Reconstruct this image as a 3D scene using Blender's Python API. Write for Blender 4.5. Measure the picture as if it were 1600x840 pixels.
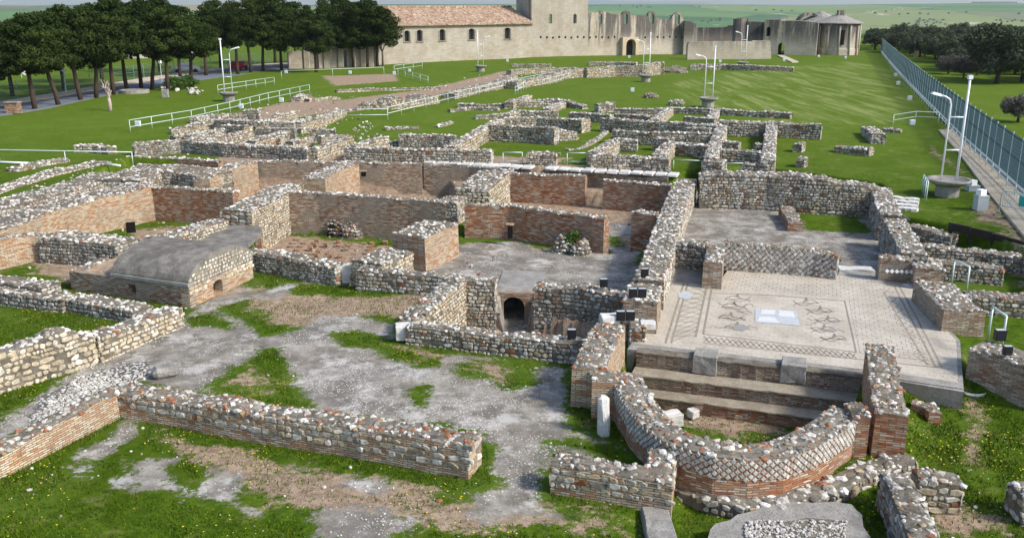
import bpy, bmesh, math, random
import numpy as np
from mathutils import Vector, Matrix, noise as mnoise
random.seed(7); RNG = np.random.default_rng(7)
PI = math.pi
for o in list(bpy.data.objects): bpy.data.objects.remove(o)
SC = bpy.context.scene; COL = SC.collection

# ------------------------------------------------------------------ camera
HAZE = True
H = 10.0; F = 1430.0; PITCH = math.atan((420-8)/F)
cam = bpy.data.cameras.new('camera'); camo = bpy.data.objects.new('camera', cam); COL.objects.link(camo)
camo.location = (0, 0, H); camo.rotation_euler = (PI/2-PITCH, 0, 0)
cam.sensor_width = 36; cam.lens = 36*F/1600; cam.clip_end = 40000; cam.clip_start = .5
SC.camera = camo
# ------------------------------------------------------------------ sky, sun, exposure
SUN = Vector((.78, -.36, .72)).normalized()
SUN_EL = math.asin(SUN.z); SUN_AZ = math.atan2(SUN.x, SUN.y)
w = bpy.data.worlds.new('World'); SC.world = w; w.use_nodes = True
nt = w.node_tree; bg = nt.nodes['Background']
sky = nt.nodes.new('ShaderNodeTexSky'); sky.sky_type = 'NISHITA'; sky.sun_disc = False
sky.sun_elevation = SUN_EL; sky.sun_rotation = SUN_AZ; sky.altitude = 400
sky.air_density = 1.0; sky.dust_density = 2.5; sky.ozone_density = 1.2
nt.links.new(sky.outputs[0], bg.inputs[0]); bg.inputs[1].default_value = .15
sl = bpy.data.lights.new('sun', 'SUN'); sl.energy = 3.2; sl.angle = math.radians(8); sl.color = (1, .945, .86)
so = bpy.data.objects.new('sun', sl); COL.objects.link(so); so.location = (40, -20, 60)
so.rotation_euler = (-SUN).to_track_quat('-Z', 'Y').to_euler()
SC.view_settings.view_transform = 'Standard'; SC.view_settings.look = 'None'
SC.view_settings.exposure = 0.62; SC.view_settings.gamma = 1; SC.view_settings.use_curve_mapping = False
SC.render.engine = 'CYCLES'

# ------------------------------------------------------------------ photograph pixel -> place in the world
SP, CP = math.sin(PITCH), math.cos(PITCH)
def P(x, y, z=0.):
    a = (x-800)/F; b = (420-y)/F
    dx, dy, dz = a, b*SP+CP, b*CP-SP
    t = (z-H)/dz
    return Vector((dx*t, dy*t, z))
def Ztop(B, y):
    b = (420-y)/F
    return H + B.y*(b*CP-SP)/(CP+b*SP)
def onplane(x, y, A, B):
    """hit of the ray with the vertical plane through A-B: metres along AB and height"""
    a = (x-800)/F; b = (420-y)/F
    d = Vector((a, b*SP+CP, b*CP-SP)); t2 = Vector((B.x-A.x, B.y-A.y)); L = t2.length; t2 /= L
    n = Vector((t2.y, -t2.x)); t = (A.x*n.x+A.y*n.y)/(d.x*n.x+d.y*n.y)
    q = d*t
    return (q.x-A.x)*t2.x+(q.y-A.y)*t2.y, q.z+H

# ------------------------------------------------------------------ materials
class NB:
    def __init__(s, name, rough=.95):
        s.m = bpy.data.materials.new(name); s.m.use_nodes = True; s.t = s.m.node_tree
        s.b = s.t.nodes['Principled BSDF']; s.b.inputs['Roughness'].default_value = rough
        s.b.inputs['Specular IOR Level'].default_value = .25 if rough < .75 else .04
    def n(s, typ, **k):
        nd = s.t.nodes.new(typ)
        for a, v in k.items():
            if hasattr(nd, a): setattr(nd, a, v)
            else: nd.inputs[a.replace('_', ' ')].default_value = v
        return nd
    def l(s, a, b): s.t.links.new(a, b)
    def coord(s, which='Object'):
        return s.n('ShaderNodeTexCoord').outputs[which]
    def geo(s): return s.n('ShaderNodeNewGeometry').outputs['Position']
    def noise(s, v, scale, detail=4, rough=.55, dist=0):
        nd = s.n('ShaderNodeTexNoise'); nd.inputs['Scale'].default_value = scale; nd.inputs['Detail'].default_value = detail
        nd.inputs['Roughness'].default_value = rough; nd.inputs['Distortion'].default_value = dist
        s.l(v, nd.inputs['Vector']); return nd.outputs['Fac']
    def vor(s, v, scale, feat='F1', out='Distance', rnd=1):
        nd = s.n('ShaderNodeTexVoronoi', feature=feat); nd.inputs['Scale'].default_value = scale
        nd.inputs['Randomness'].default_value = rnd
        s.l(v, nd.inputs['Vector']); return nd.outputs[out]
    def ramp(s, f, stops):
        nd = s.n('ShaderNodeValToRGB'); e = nd.color_ramp.elements
        while len(e) < len(stops): e.new(.5)
        for i, (p, c) in enumerate(stops):
            e[i].position = p; e[i].color = (*c, 1) if len(c) == 3 else c
        s.l(f, nd.inputs[0]); return nd.outputs[0]
    def mix(s, f, a, b, typ='MIX'):
        nd = s.n('ShaderNodeMix', data_type='RGBA', blend_type=typ)
        for i, v in ((0, f), (6, a), (7, b)):
            if hasattr(v, 'links'): s.l(v, nd.inputs[i])
            elif i == 0: nd.inputs[0].default_value = v
            else: nd.inputs[i].default_value = (*v, 1)
        return nd.outputs[2]
    def math(s, op, a, b=0., c=None, clamp=False):
        nd = s.n('ShaderNodeMath', operation=op); nd.use_clamp = clamp
        for i, v in ((0, a), (1, b)) + (((2, c),) if c is not None else ()):
            if hasattr(v, 'links'): s.l(v, nd.inputs[i])
            else: nd.inputs[i].default_value = v
        return nd.outputs[0]
    def smooth(s, v, a, b):
        nd = s.n('ShaderNodeMapRange', interpolation_type='SMOOTHSTEP')
        s.l(v, nd.inputs[0]); nd.inputs[1].default_value = a; nd.inputs[2].default_value = b
        return nd.outputs[0]
    def attr(s, name):
        nd = s.n('ShaderNodeAttribute', attribute_name=name); return nd
    def scale(s, v, sc, rot=(0, 0, 0)):
        nd = s.n('ShaderNodeMapping'); nd.inputs['Scale'].default_value = sc; nd.inputs['Rotation'].default_value = rot
        s.l(v, nd.inputs[0]); return nd.outputs[0]
    def col(s, c):
        if hasattr(c, 'links'): s.l(c, s.b.inputs['Base Color'])
        else: s.b.inputs['Base Color'].default_value = (*c, 1)
    def bump(s, h, strength=.5, dist=.03):
        nd = s.n('ShaderNodeBump'); nd.inputs['Strength'].default_value = strength; nd.inputs['Distance'].default_value = dist
        s.l(h, nd.inputs['Height']); s.l(nd.outputs[0], s.b.inputs['Normal'])
def plain(name, c, rough=.7, metal=0, var=.12, sc=3):
    k = NB(name, rough); k.b.inputs['Metallic'].default_value = metal
    f = k.noise(k.geo(), sc, 5)
    k.col(k.mix(f, tuple(min(1, x*(1-var)) for x in c), tuple(min(1, x*(1+var)) for x in c)))
    k.bump(f, .2, .01)
    return k.m
M = {}
def m_stones():
    k = NB('weathered stones'); a = k.attr('col').outputs['Color']; g = k.geo()
    f = k.noise(g, 9, 5, .65); f2 = k.noise(g, 1.3, 3)
    c = k.mix(k.smooth(f, .35, .7), k.mix(1., a, (.60, .57, .52), 'MULTIPLY'), a)
    c = k.mix(k.math('MULTIPLY', k.smooth(f2, .5, .72), .55), c, k.mix(1., c, (.50, .50, .48), 'MULTIPLY'))
    k.col(c); k.bump(k.noise(g, 26, 5, .6), .5, .02); return k.m
def m_mortar(name, a, b, dark=(.09, .085, .075)):
    k = NB(name); g = k.geo(); f = k.noise(g, 2.2, 6, .65); f2 = k.noise(g, 15, 5, .7)
    c = k.mix(k.smooth(f, .35, .65), a, b); c = k.mix(k.smooth(f2, .5, .75), c, dark)
    c = k.mix(k.math('MULTIPLY', k.smooth(k.noise(g, .6, 4, .6), .5, .7), .5), c, dark)
    k.col(c); k.bump(f2, .8, .04); return k.m
def m_brick(name, c1, c2, c3, patch=.5, bw=.24, rh=.06):
    k = NB(name); uv = k.n('ShaderNodeUVMap').outputs[0]
    wob = k.n('ShaderNodeVectorMath', operation='ADD'); k.l(uv, wob.inputs[0])
    nz = k.n('ShaderNodeTexNoise'); nz.inputs['Scale'].default_value = 2.5; k.l(uv, nz.inputs['Vector'])
    sub = k.n('ShaderNodeVectorMath', operation='MULTIPLY_ADD'); k.l(nz.outputs['Color'], sub.inputs[0])
    sub.inputs[1].default_value = (.08, .05, 0); sub.inputs[2].default_value = (-.04, -.025, 0); k.l(sub.outputs[0], wob.inputs[1])
    v = wob.outputs[0]
    br = k.n('ShaderNodeTexBrick'); k.l(v, br.inputs['Vector']); br.inputs['Scale'].default_value = 1
    br.inputs['Brick Width'].default_value = bw; br.inputs['Row Height'].default_value = rh
    br.inputs['Mortar Size'].default_value = .010; br.inputs['Mortar Smooth'].default_value = .3
    br.inputs['Color1'].default_value = (0, 0, 0, 1); br.inputs['Color2'].default_value = (1, 1, 1, 1)
    br.inputs['Mortar'].default_value = (.5, .5, .5, 1)
    fac = br.outputs['Color']; mort = br.outputs['Fac']
    rowv = k.noise(k.scale(v, (2.2, 14, 1)), 1, 3, .7)
    t = k.math('ADD', k.math('MULTIPLY', fac, .6), k.math('MULTIPLY', rowv, .5))
    c = k.ramp(t, [(.2, c1), (.45, c2), (.68, c3), (.85, (.62, .56, .46))])
    g = k.geo(); big = k.noise(g, .75, 5, .6)
    c = k.mix(k.math('MULTIPLY', k.smooth(big, .42, .62), patch), c, (.34, .30, .235))
    c = k.mix(mort, c, (.17, .145, .115))
    st = k.noise(g, 2.1, 6, .7); c = k.mix(k.math('MULTIPLY', k.smooth(st, .54, .74), .6), c, (.10, .09, .075))
    c = k.mix(k.math('MULTIPLY', k.smooth(k.noise(g, 5, 4, .7), .55, .75), .5), c, (.45, .40, .33))
    c = k.mix(k.math('MULTIPLY', k.smooth(k.noise(k.scale(v, (2.5, 9, 1)), 1.3, 4, .7), .60, .68), .8), c, (.06, .05, .042))
    k.col(c)
    hgt = k.math('SUBTRACT', k.math('ADD', k.math('MULTIPLY', k.noise(g, 20, 4), .5), k.math('MULTIPLY', fac, .3)), mort)
    k.bump(hgt, .9, .03); return k.m
M['stones'] = m_stones()
M['mortar'] = m_mortar('old mortar', (.13, .115, .09), (.23, .205, .165), (.05, .045, .04))
M['concrete'] = m_mortar('old concrete', (.25, .24, .22), (.34, .325, .30), (.12, .115, .105))
M['vault'] = m_mortar('vault render', (.15, .14, .125), (.26, .245, .215), (.075, .07, .062))
M['brick'] = m_brick('roman brick', (.27, .075, .03), (.40, .155, .07), (.47, .29, .17), .4)
M['brick_pale'] = m_brick('pale roman brick', (.40, .15, .06), (.52, .31, .17), (.62, .51, .36), .4)
M['brick_grey'] = m_brick('grimy roman brick', (.24, .10, .055), (.35, .22, .14), (.43, .36, .27), .75)
M['marble'] = m_mortar('worn marble', (.55, .54, .51), (.68, .67, .64), (.34, .34, .33))
M['steel'] = plain('galvanised steel', (.52, .62, .60), .45, .2)
M['white_steel'] = plain('white painted steel', (.78, .80, .82), .4)
M['black'] = plain('black plastic', (.02, .02, .024), .4)
M['glass'] = plain('lamp glass', (.50, .58, .66), .1)
M['timber'] = plain('dark timber', (.045, .038, .032), .8)
M['hole'] = plain('shade inside holes', (.015, .013, .012), 1)  # near-black colour stands for the shade inside holes
M['grey_box'] = plain('grey painted metal', (.42, .46, .48), .5)
M['teal'] = plain('teal enamel', (.03, .36, .33), .4)
M['white'] = plain('white enamel', (.82, .82, .82), .4)
M['hose'] = plain('pale hose', (.62, .66, .63), .4)
M['bark'] = plain('pine bark', (.065, .048, .038), .95, 0, .35, 6)
M['dead_bark'] = plain('bare pale bark', (.42, .34, .29), .9, 0, .2)
M['car_red'] = plain('red car paint', (.35, .02, .03), .3)
M['car_white'] = plain('pale car paint', (.6, .63, .66), .3)
def m_leaf(name, c1, c2):
    k = NB(name, 1.); k.b.inputs['Specular IOR Level'].default_value = 0; a = k.attr('col').outputs['Fac']
    oi = k.n('ShaderNodeObjectInfo').outputs['Random']
    c = k.mix(a, c1, c2); c = k.mix(k.math('MULTIPLY', oi, .35), c, tuple(x*.6 for x in c1)); k.col(c); return k.m
M['pine'] = m_leaf('pine needles', (.010, .021, .006), (.055, .078, .020))
M['olive'] = m_leaf('olive leaves', (.030, .042, .022), (.14, .16, .10))
M['bush'] = m_leaf('bush leaves', (.035, .075, .015), (.09, .16, .035))
M['scrub'] = m_leaf('bare scrub twigs', (.09, .08, .07), (.20, .18, .155))
k = NB('grass blades', .8); a = k.attr('col').outputs['Fac']
k.col(k.ramp(a, [(0, (.022, .050, .003)), (.6, (.060, .115, .006)), (.9, (.14, .165, .02)), (1, (.24, .22, .08))])); M['blades'] = k.m
M['yellow'] = plain('yellow petals', (.75, .62, .03), .7)
M['daisy'] = plain('white petals', (.8, .8, .78), .7)

# ------------------------------------------------------------------ mesh helpers
def tag(o, label=None, cat=None, group=None, kind=None):
    if label and not kind: kind = 'thing'
    if label: o['label'] = label
    if cat: o['category'] = cat
    if group: o['group'] = group
    if kind: o['kind'] = kind
    return o
def link_mesh(name, me, mats, parent=None, loc=None, smooth=False):
    if not isinstance(mats, (list, tuple)): mats = [mats]
    for mm in mats: me.materials.append(mm)
    if smooth: me.polygons.foreach_set('use_smooth', [True]*len(me.polygons))
    o = bpy.data.objects.new(name, me); COL.objects.link(o)
    if parent is not None: o.parent = parent
    if loc is not None: o.location = loc
    return o
def empty(name, loc, label, cat, group=None, rz=0):
    o = bpy.data.objects.new(name, None); COL.objects.link(o); o.location = loc; o.rotation_euler = (0, 0, rz)
    o.empty_display_size = .3
    return tag(o, label, cat, group)
def np_mesh(name, V, Fc, col=None, smooth=False):
    """V (n,3), Fc (m,k) int array of one polygon size; col per vertex"""
    me = bpy.data.meshes.new(name); V = np.asarray(V, np.float32); Fc = np.asarray(Fc, np.int32)
    m, kk = Fc.shape
    me.vertices.add(len(V)); me.vertices.foreach_set('co', V.ravel())
    me.loops.add(m*kk); me.loops.foreach_set('vertex_index', Fc.ravel())
    me.polygons.add(m); me.polygons.foreach_set('loop_start', np.arange(0, m*kk, kk, dtype=np.int32))
    me.polygons.foreach_set('loop_total', np.full(m, kk, np.int32))
    me.update(calc_edges=True)
    if col is not None:
        col = np.asarray(col, np.float32)
        if col.ndim == 1: col = np.repeat(col[:, None], 3, 1)
        at = me.color_attributes.new('col', 'FLOAT_COLOR', 'POINT')
        at.data.foreach_set('color', np.concatenate([col, np.ones((len(col), 1), np.float32)], 1).ravel())
    if not smooth:
        sf = me.attributes.new('sharp_face', 'BOOLEAN', 'FACE'); sf.data.foreach_set('value', np.ones(m, bool))
    me.validate(); return me
class MB:
    def __init__(s): s.bm = bmesh.new(); s.uv = s.bm.loops.layers.uv.new('UVMap')
    def box(s, c, size, rot=None, taper=1):
        vs = []
        R = Matrix.Rotation(rot, 3, 'Z') if isinstance(rot, (int, float)) else (rot if rot is not None else Matrix.Identity(3))
        for dz in (-.5, .5):
            t = taper if dz > 0 else 1
            for dx, dy in ((-.5, -.5), (.5, -.5), (.5, .5), (-.5, .5)):
                vs.append(s.bm.verts.new(R @ Vector((dx*size[0]*t, dy*size[1]*t, dz*size[2])) + Vector(c)))
        for f in ((0, 3, 2, 1), (4, 5, 6, 7), (0, 1, 5, 4), (1, 2, 6, 5), (2, 3, 7, 6), (3, 0, 4, 7)):
            s.bm.faces.new([vs[i] for i in f])
    def prism(s, ring, z0, z1):
        a = [s.bm.verts.new((p[0], p[1], z0)) for p in ring]; b = [s.bm.verts.new((p[0], p[1], z1)) for p in ring]
        n = len(ring)
        for i in range(n): s.bm.faces.new([a[i], a[(i+1) % n], b[(i+1) % n], b[i]])
        s.bm.faces.new(b); s.bm.faces.new(a[::-1])
    def tube(s, pts, r, sides=8, cap=True):
        pts = [Vector(p) for p in pts]; rr = r if isinstance(r, (list, tuple)) else [r]*len(pts); rings = []
        for i, p in enumerate(pts):
            d = (pts[min(i+1, len(pts)-1)]-pts[max(i-1, 0)]).normalized()
            u = d.cross(Vector((0, 0, 1)) if abs(d.z) < .95 else Vector((1, 0, 0))).normalized(); v = d.cross(u)
            rings.append([s.bm.verts.new(p+(u*math.cos(a)+v*math.sin(a))*rr[i]) for a in [2*PI*j/sides for j in range(sides)]])
        for a, b in zip(rings, rings[1:]):
            for j in range(sides): s.bm.faces.new([a[j], a[(j+1) % sides], b[(j+1) % sides], b[j]])
        if cap: s.bm.faces.new(rings[0][::-1]); s.bm.faces.new(rings[-1])
    def lathe(s, prof, c, sides=24):
        rings = [[s.bm.verts.new((c[0]+r*math.cos(2*PI*j/sides), c[1]+r*math.sin(2*PI*j/sides), c[2]+z)) for j in range(sides)] for r, z in prof]
        for a, b in zip(rings, rings[1:]):
            for j in range(sides): s.bm.faces.new([a[j], a[(j+1) % sides], b[(j+1) % sides], b[j]])
        s.bm.faces.new(rings[0][::-1]); s.bm.faces.new(rings[-1])
    def panel(s, A, B, outline, holes, thick, back=True):
        """upright slab: outline and holes in (metres along AB, z); thickness goes away from the viewer side"""
        t = Vector((B.x-A.x, B.y-A.y, 0)).normalized(); nrm = Vector((-t.y, t.x, 0))
        if nrm.y < 0: nrm = -nrm
        def mk(off):
            es = []; loops = []
            for lp in [outline]+holes:
                vs = [s.bm.verts.new(Vector((A.x, A.y, 0))+t*u+Vector((0, 0, z))+nrm*off) for u, z in lp]
                es += [s.bm.edges.new((vs[i], vs[(i+1) % len(vs)])) for i in range(len(vs))]; loops.append(vs)
            bmesh.ops.triangle_fill(s.bm, edges=es, use_beauty=True, use_dissolve=False)
            return loops
        f = mk(0); b = mk(thick)
        for la, lb in zip(f, b):
            n = len(la)
            for i in range(n): s.bm.faces.new([la[i], la[(i+1) % n], lb[(i+1) % n], lb[i]])
    def build(s, name, mat, parent=None, loc=None, smooth=False, uvmode=True):
        bmesh.ops.recalc_face_normals(s.bm, faces=s.bm.faces)
        off = Vector(loc) if loc is not None else Vector((0, 0, 0))
        if uvmode:
            for f in s.bm.faces:
                n = f.normal; t = Vector((-n.y, n.x, 0)); t = t.normalized() if t.length > .1 else Vector((1, 0, 0))
                for lp in f.loops:
                    co = lp.vert.co
                    lp[s.uv].uv = (co.dot(t), co.z if abs(n.z) < .7 else co.y)
        if loc is not None:
            for v in s.bm.verts: v.co -= off
        elif parent is not None:
            for v in s.bm.verts: v.co -= parent.location
        me = bpy.data.meshes.new(name); s.bm.to_mesh(me); s.bm.free()
        return link_mesh(name, me, mat, parent, loc if loc is not None else None, smooth)
def arch(u0, u1, z0, zs, zt, n=9):
    """arched opening outline"""
    c = (u0+u1)/2; r = (u1-u0)/2
    return [(u0, z0), (u1, z0)] + [(c+r*math.cos(PI*i/n), zs+(zt-zs)*math.sin(PI*i/n)) for i in range(n+1)]

# stone templates
def ico():
    bm = bmesh.new(); bmesh.ops.create_icosphere(bm, subdivisions=1, radius=.5)
    V = np.array([v.co[:] for v in bm.verts]); Fc = np.array([[v.index for v in f.verts] for f in bm.faces]); bm.free(); return V, Fc
ICO_V, ICO_F = ico()
PAL = {
 'rubble': ([(.66, .64, .59), (.52, .50, .45), (.45, .39, .29), (.26, .245, .22), (.54, .45, .32), (.36, .16, .08)], [.32, .25, .16, .13, .10, .04]),
 'top':    ([(.78, .77, .74), (.58, .56, .52), (.46, .39, .29), (.20, .19, .17), (.82, .81, .79), (.36, .17, .10)], [.32, .22, .11, .16, .15, .04]),
 'topred': ([(.64, .62, .58), (.48, .46, .42), (.46, .36, .24), (.28, .26, .235), (.76, .75, .72), (.40, .17, .09)], [.24, .2, .14, .16, .13, .13]),
 'cream':  ([(.66, .60, .48), (.58, .50, .37), (.52, .42, .28), (.66, .63, .57), (.42, .38, .32), (.44, .22, .12)], [.28, .24, .16, .2, .09, .03]),  # pale stones; for right-facing walls the sunlight is in this colour
 'dark':   ([(.44, .43, .40), (.34, .32, .29), (.26, .235, .20), (.58, .56, .52), (.32, .18, .11)], [.3, .24, .16, .25, .05]),  # dark stones; for walls seen in shade, that shade is in the colour
 'yellow': ([(.68, .62, .50), (.62, .54, .40), (.54, .47, .35), (.74, .71, .64)], [.3, .3, .2, .2]),
 'white':  ([(.70, .69, .66), (.60, .59, .56), (.50, .48, .44)], [.5, .3, .2]),
 'ret':    ([(.66, .65, .62), (.58, .56, .53), (.50, .46, .41), (.72, .71, .68)], [.35, .3, .15, .2]),
}
def pal_cols(name, n):
    c, p = PAL[name]; idx = RNG.choice(len(c), n, p=p); cc = np.array(c)[idx]
    return cc * RNG.uniform(.78, 1.15, (n, 1))
def rock_mesh(name, cen, size, pal, flat=.6, rot3=True, cols=None, bed=None):
    """many irregular stones in one mesh; size (n,) or (n,3)"""
    n = len(cen); cen = np.asarray(cen)
    if n == 0: return None
    size = np.asarray(size);
    if size.ndim == 1: size = size[:, None]*np.stack([RNG.uniform(.75, 1.35, n), RNG.uniform(.7, 1.1, n), RNG.uniform(.4, .8, n)*flat/.6], 1)
    V = ICO_V[None]*(1+RNG.uniform(-.26, .26, (n, 12, 1)))
    V = V*size[:, None, :]
    a = RNG.uniform(0, 2*PI, n); t = RNG.normal(0, .3, n) if rot3 else np.zeros(n)
    ca, sa, ct, st = np.cos(a), np.sin(a), np.cos(t), np.sin(t)
    x, y, z = V[..., 0], V[..., 1], V[..., 2]
    y, z = y*ct[:, None]-z*st[:, None], y*st[:, None]+z*ct[:, None]
    x, y = x*ca[:, None]-y*sa[:, None], x*sa[:, None]+y*ca[:, None]
    V = np.stack([x, y, z], -1)+cen[:, None, :]
    Fc = (ICO_F[None]+(np.arange(n)*12)[:, None, None]).reshape(-1, 3)
    cc = np.repeat(pal_cols(pal, n) if cols is None else cols, 12, 0); V = V.reshape(-1, 3)
    if bed is not None:
        bv, bf = np.array(bed[0]), np.array(bed[1]); bf = np.concatenate([bf[:, [0, 1, 2]], bf[:, [0, 2, 3]]])+len(V)
        V = np.concatenate([V, bv]); Fc = np.concatenate([Fc, bf]); cc = np.concatenate([cc, np.tile([.25, .235, .205], (len(bv), 1))*RNG.uniform(.8, 1.2, (len(bv), 1))])
    return np_mesh(name, V, Fc, cc)
def block_mesh(name, O, T, N, sz, pal, inset=.74, jit=.10):
    """stones set into a face: centre O, along T, outward N, sz (n,3)=(len,height,protrusion); six-sided outlines"""
    n = len(O)
    if n == 0: return None
    O, T, N, sz = map(np.asarray, (O, T, N, sz)); Z = np.array([0, 0, 1.]); K = 6
    an = (np.arange(K)+.5)/K*2*PI+RNG.uniform(-.28, .28, (n, K)); rad = RNG.uniform(.88, 1.12, (n, K))
    sq = 1/np.maximum(np.abs(np.cos(an)), np.abs(np.sin(an))); sq = sq**.62
    q = np.stack([np.cos(an)*rad*sq*.5, np.sin(an)*rad*sq*.5], -1)
    rot = RNG.normal(0, .16, n); cr, sr = np.cos(rot)[:, None], np.sin(rot)[:, None]
    back = q*sz[:, None, :2]; back = np.stack([back[..., 0]*cr-back[..., 1]*sr, back[..., 0]*sr+back[..., 1]*cr], -1)
    front = back*inset+RNG.uniform(-jit, jit, (n, 1, 2))*sz[:, None, :2]*.5
    tilt = RNG.normal(0, .12, (n, 1, 1))
    def place(uv, off): return O[:, None]+uv[..., :1]*T[:, None]+uv[..., 1:]*Z+off[..., None]*N[:, None]
    V = np.concatenate([place(back, np.full((n, K), -.03)), place(back*.98, np.repeat(sz[:, 2:]*.5, K, 1)), place(front, np.repeat(sz[:, 2:], K, 1)+front[..., 0]*tilt[..., 0])], 1)
    f = []
    for k0 in (0, K):
        for i in range(K): f.append([k0+i, k0+(i+1) % K, k0+K+(i+1) % K, k0+K+i])
    f.append([2*K, 2*K+1, 2*K+2, 2*K+3]); f.append([2*K, 2*K+3, 2*K+4, 2*K+5]); f = np.array(f)
    Fc = (f[None]+(np.arange(n)*3*K)[:, None, None]).reshape(-1, 4)
    return np_mesh(name, V.reshape(-1, 3), Fc, np.repeat(pal_cols(pal, n), 3*K, 0))

# ------------------------------------------------------------------ levels of the ground
def sdist(X, Y, poly):
    """signed distance, positive inside"""
    p = np.array([(q[0], q[1]) for q in poly]); d = np.full(X.shape, 1e9); ins = np.zeros(X.shape, bool)
    for i in range(len(p)):
        a = p[i]; b = p[(i+1) % len(p)]; e = b-a; wx, wy = X-a[0], Y-a[1]
        t = np.clip((wx*e[0]+wy*e[1])/(e@e+1e-9), 0, 1)
        d = np.minimum(d, np.hypot(wx-e[0]*t, wy-e[1]*t))
        c = ((a[1] <= Y) & (b[1] > Y)) | ((b[1] <= Y) & (a[1] > Y))
        with np.errstate(divide='ignore', invalid='ignore'):
            xi = a[0]+(Y-a[1])*e[0]/(e[1] if e[1] != 0 else 1e-9)
        ins ^= c & (X < xi)
    return np.where(ins, d, -d)
def pp(pts, z=0.): return [P(q[0], q[1], q[2] if len(q) > 2 else z) for q in pts]
APSE = [(978, 584, .1), (986, 603, .05), (996, 622, .02), (1010, 643, 0), (1030, 664, 0), (1055, 682, 0), (1085, 694, 0), (1120, 702, 0), (1165, 706, 0), (1210, 702, 0), (1250, 690, 0), (1282, 672, 0), (1305, 656, 0), (1322, 642, 0)]
Z_MOS = -.75
CH_A, CH_B = P(980, 543, Z_MOS), P(1345, 584, Z_MOS)
ct = (CH_B-CH_A).normalized(); cn = Vector((ct.y, -ct.x, 0))
if cn.y > 0: cn = -cn
LOW = pp([(-900, 350), (0, 318), (150, 272), (200, 247), (350, 252), (700, 257), (940, 268), (1050, 277), (1090, 266), (1200, 262), (1372, 286), (1400, 335), (1480, 350), (1530, 362), (1600, 388), (1760, 450)]) + [Vector((60, 5, 0)), Vector((-60, 5, 0))]
ZONES = [  # (polygon in world, level, softness in metres)
 (pp([(1055, 775), (1000, 850), (1000, 1000), (1900, 1000), (1780, 640), (1500, 612), (1430, 612), (1430, 720), (1350, 760), (1200, 790), (1060, 740)], -1.25), -1.30, .6),
 (pp([(1055, 380, .3), (1312, 398, .3), (1430, 405, .2), (1460, 440, 0), (1520, 500, 0), (1500, 596, -.75), (1400, 584, -.75), (1345, 575, -.75), (985, 545, -.75), (1005, 460, .3)]), -.80, .05),
 (pp([(1075, 290, .3), (1375, 290, .3), (1395, 340, .3), (1430, 400, .3), (1312, 398, .3), (1052, 378, .3)]), -1.0, .1),
 ([Vector(q) for q in [CH_A+cn*.16, CH_B+cn*.16]] + pp(APSE[::-1]), -2.05, .02),
 (pp([(200, 247), (350, 252), (400, 254), (700, 257), (735, 300, .2), (700, 314, .2), (440, 300, .2), (365, 300)]), -2.05, .1),
 (pp([(-60, 362), (0, 346), (135, 305), (238, 284), (368, 300), (400, 318), (345, 345), (228, 375)]), -1.8, .1),
 (pp([(440, 300, .2), (700, 315, .2), (722, 320, .2), (640, 372), (570, 410, 0), (535, 414, -.2), (400, 394, -.2), (395, 340, 0)]), -2.05, .1),
 (pp([(800, 270, -.1), (1060, 285, -.1), (1000, 458, .2), (833, 447, -.2), (780, 442, -.2), (717, 437, -.2), (560, 420, -.2), (640, 372), (725, 320, .2), (775, 268, .2)]), -1.38, .1),
 (pp([(800, 270, -.1), (1060, 285, -.1), (1030, 335, .3), (955, 342, .3), (880, 332, .3), (800, 322, .3), (727, 320, .3), (775, 270, .2)]), -1.85, .1),
 (pp([(625, 503, -.33), (905, 534, -.33), (950, 510, 0), (985, 466, 0), (833, 447, -.2), (828, 436, -1.35), (786, 436, -1.35), (780, 437, -.2), (717, 435, -.2)]), -2.55, .05),
]
def smst(t): t = np.clip(t, 0, 1); return t*t*(3-2*t)
def vnoise(X, Y, s, seed=0):
    """cheap smooth value noise"""
    x = X/s+seed*17.3; y = Y/s+seed*9.1; xi, yi = np.floor(x), np.floor(y); fx, fy = smst(x-xi), smst(y-yi)
    def h(a, b): v = np.sin(a*127.1+b*311.7+seed)*43758.5453; return v-np.floor(v)
    return (h(xi, yi)*(1-fx)+h(xi+1, yi)*fx)*(1-fy)+(h(xi, yi+1)*(1-fx)+h(xi+1, yi+1)*fx)*fy
def terrain(X, Y):
    sd = sdist(X, Y, LOW)
    wide = np.where(X > 24, 1.2, .25)
    Z = -1.0*smst((sd+wide)/(wide*1.0+.12))
    Z = Z+(vnoise(X, Y, 6, 1)-.5)*.16*(Y < 250)+(vnoise(X, Y, 1.3, 2)-.5)*.05*(Y < 120)
    for poly, z, soft in ZONES:
        s = sdist(X, Y, poly); t = smst((s+soft)/(2*soft)); Z = Z*(1-t)+z*t
    # far country: plateau, valley, long hill up to the horizon
    D = np.hypot(X, Y)
    v = smst((D-330)/900); up = smst((D-1300)/3600)
    far = -75*v + (84+9*(vnoise(X, Y, 2600, 5)-.5)*2)*up
    und = (vnoise(X, Y, 700, 3)-.5)*26*v+(vnoise(X, Y, 260, 4)-.5)*9*v
    Z = Z+far+und*(1-.6*up)
    Z = np.where(D > 5400, Z-(D-5400)*.03, Z)
    return Z
def groundz(x, y): return float(terrain(np.array([x]), np.array([y]))[0])

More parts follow.
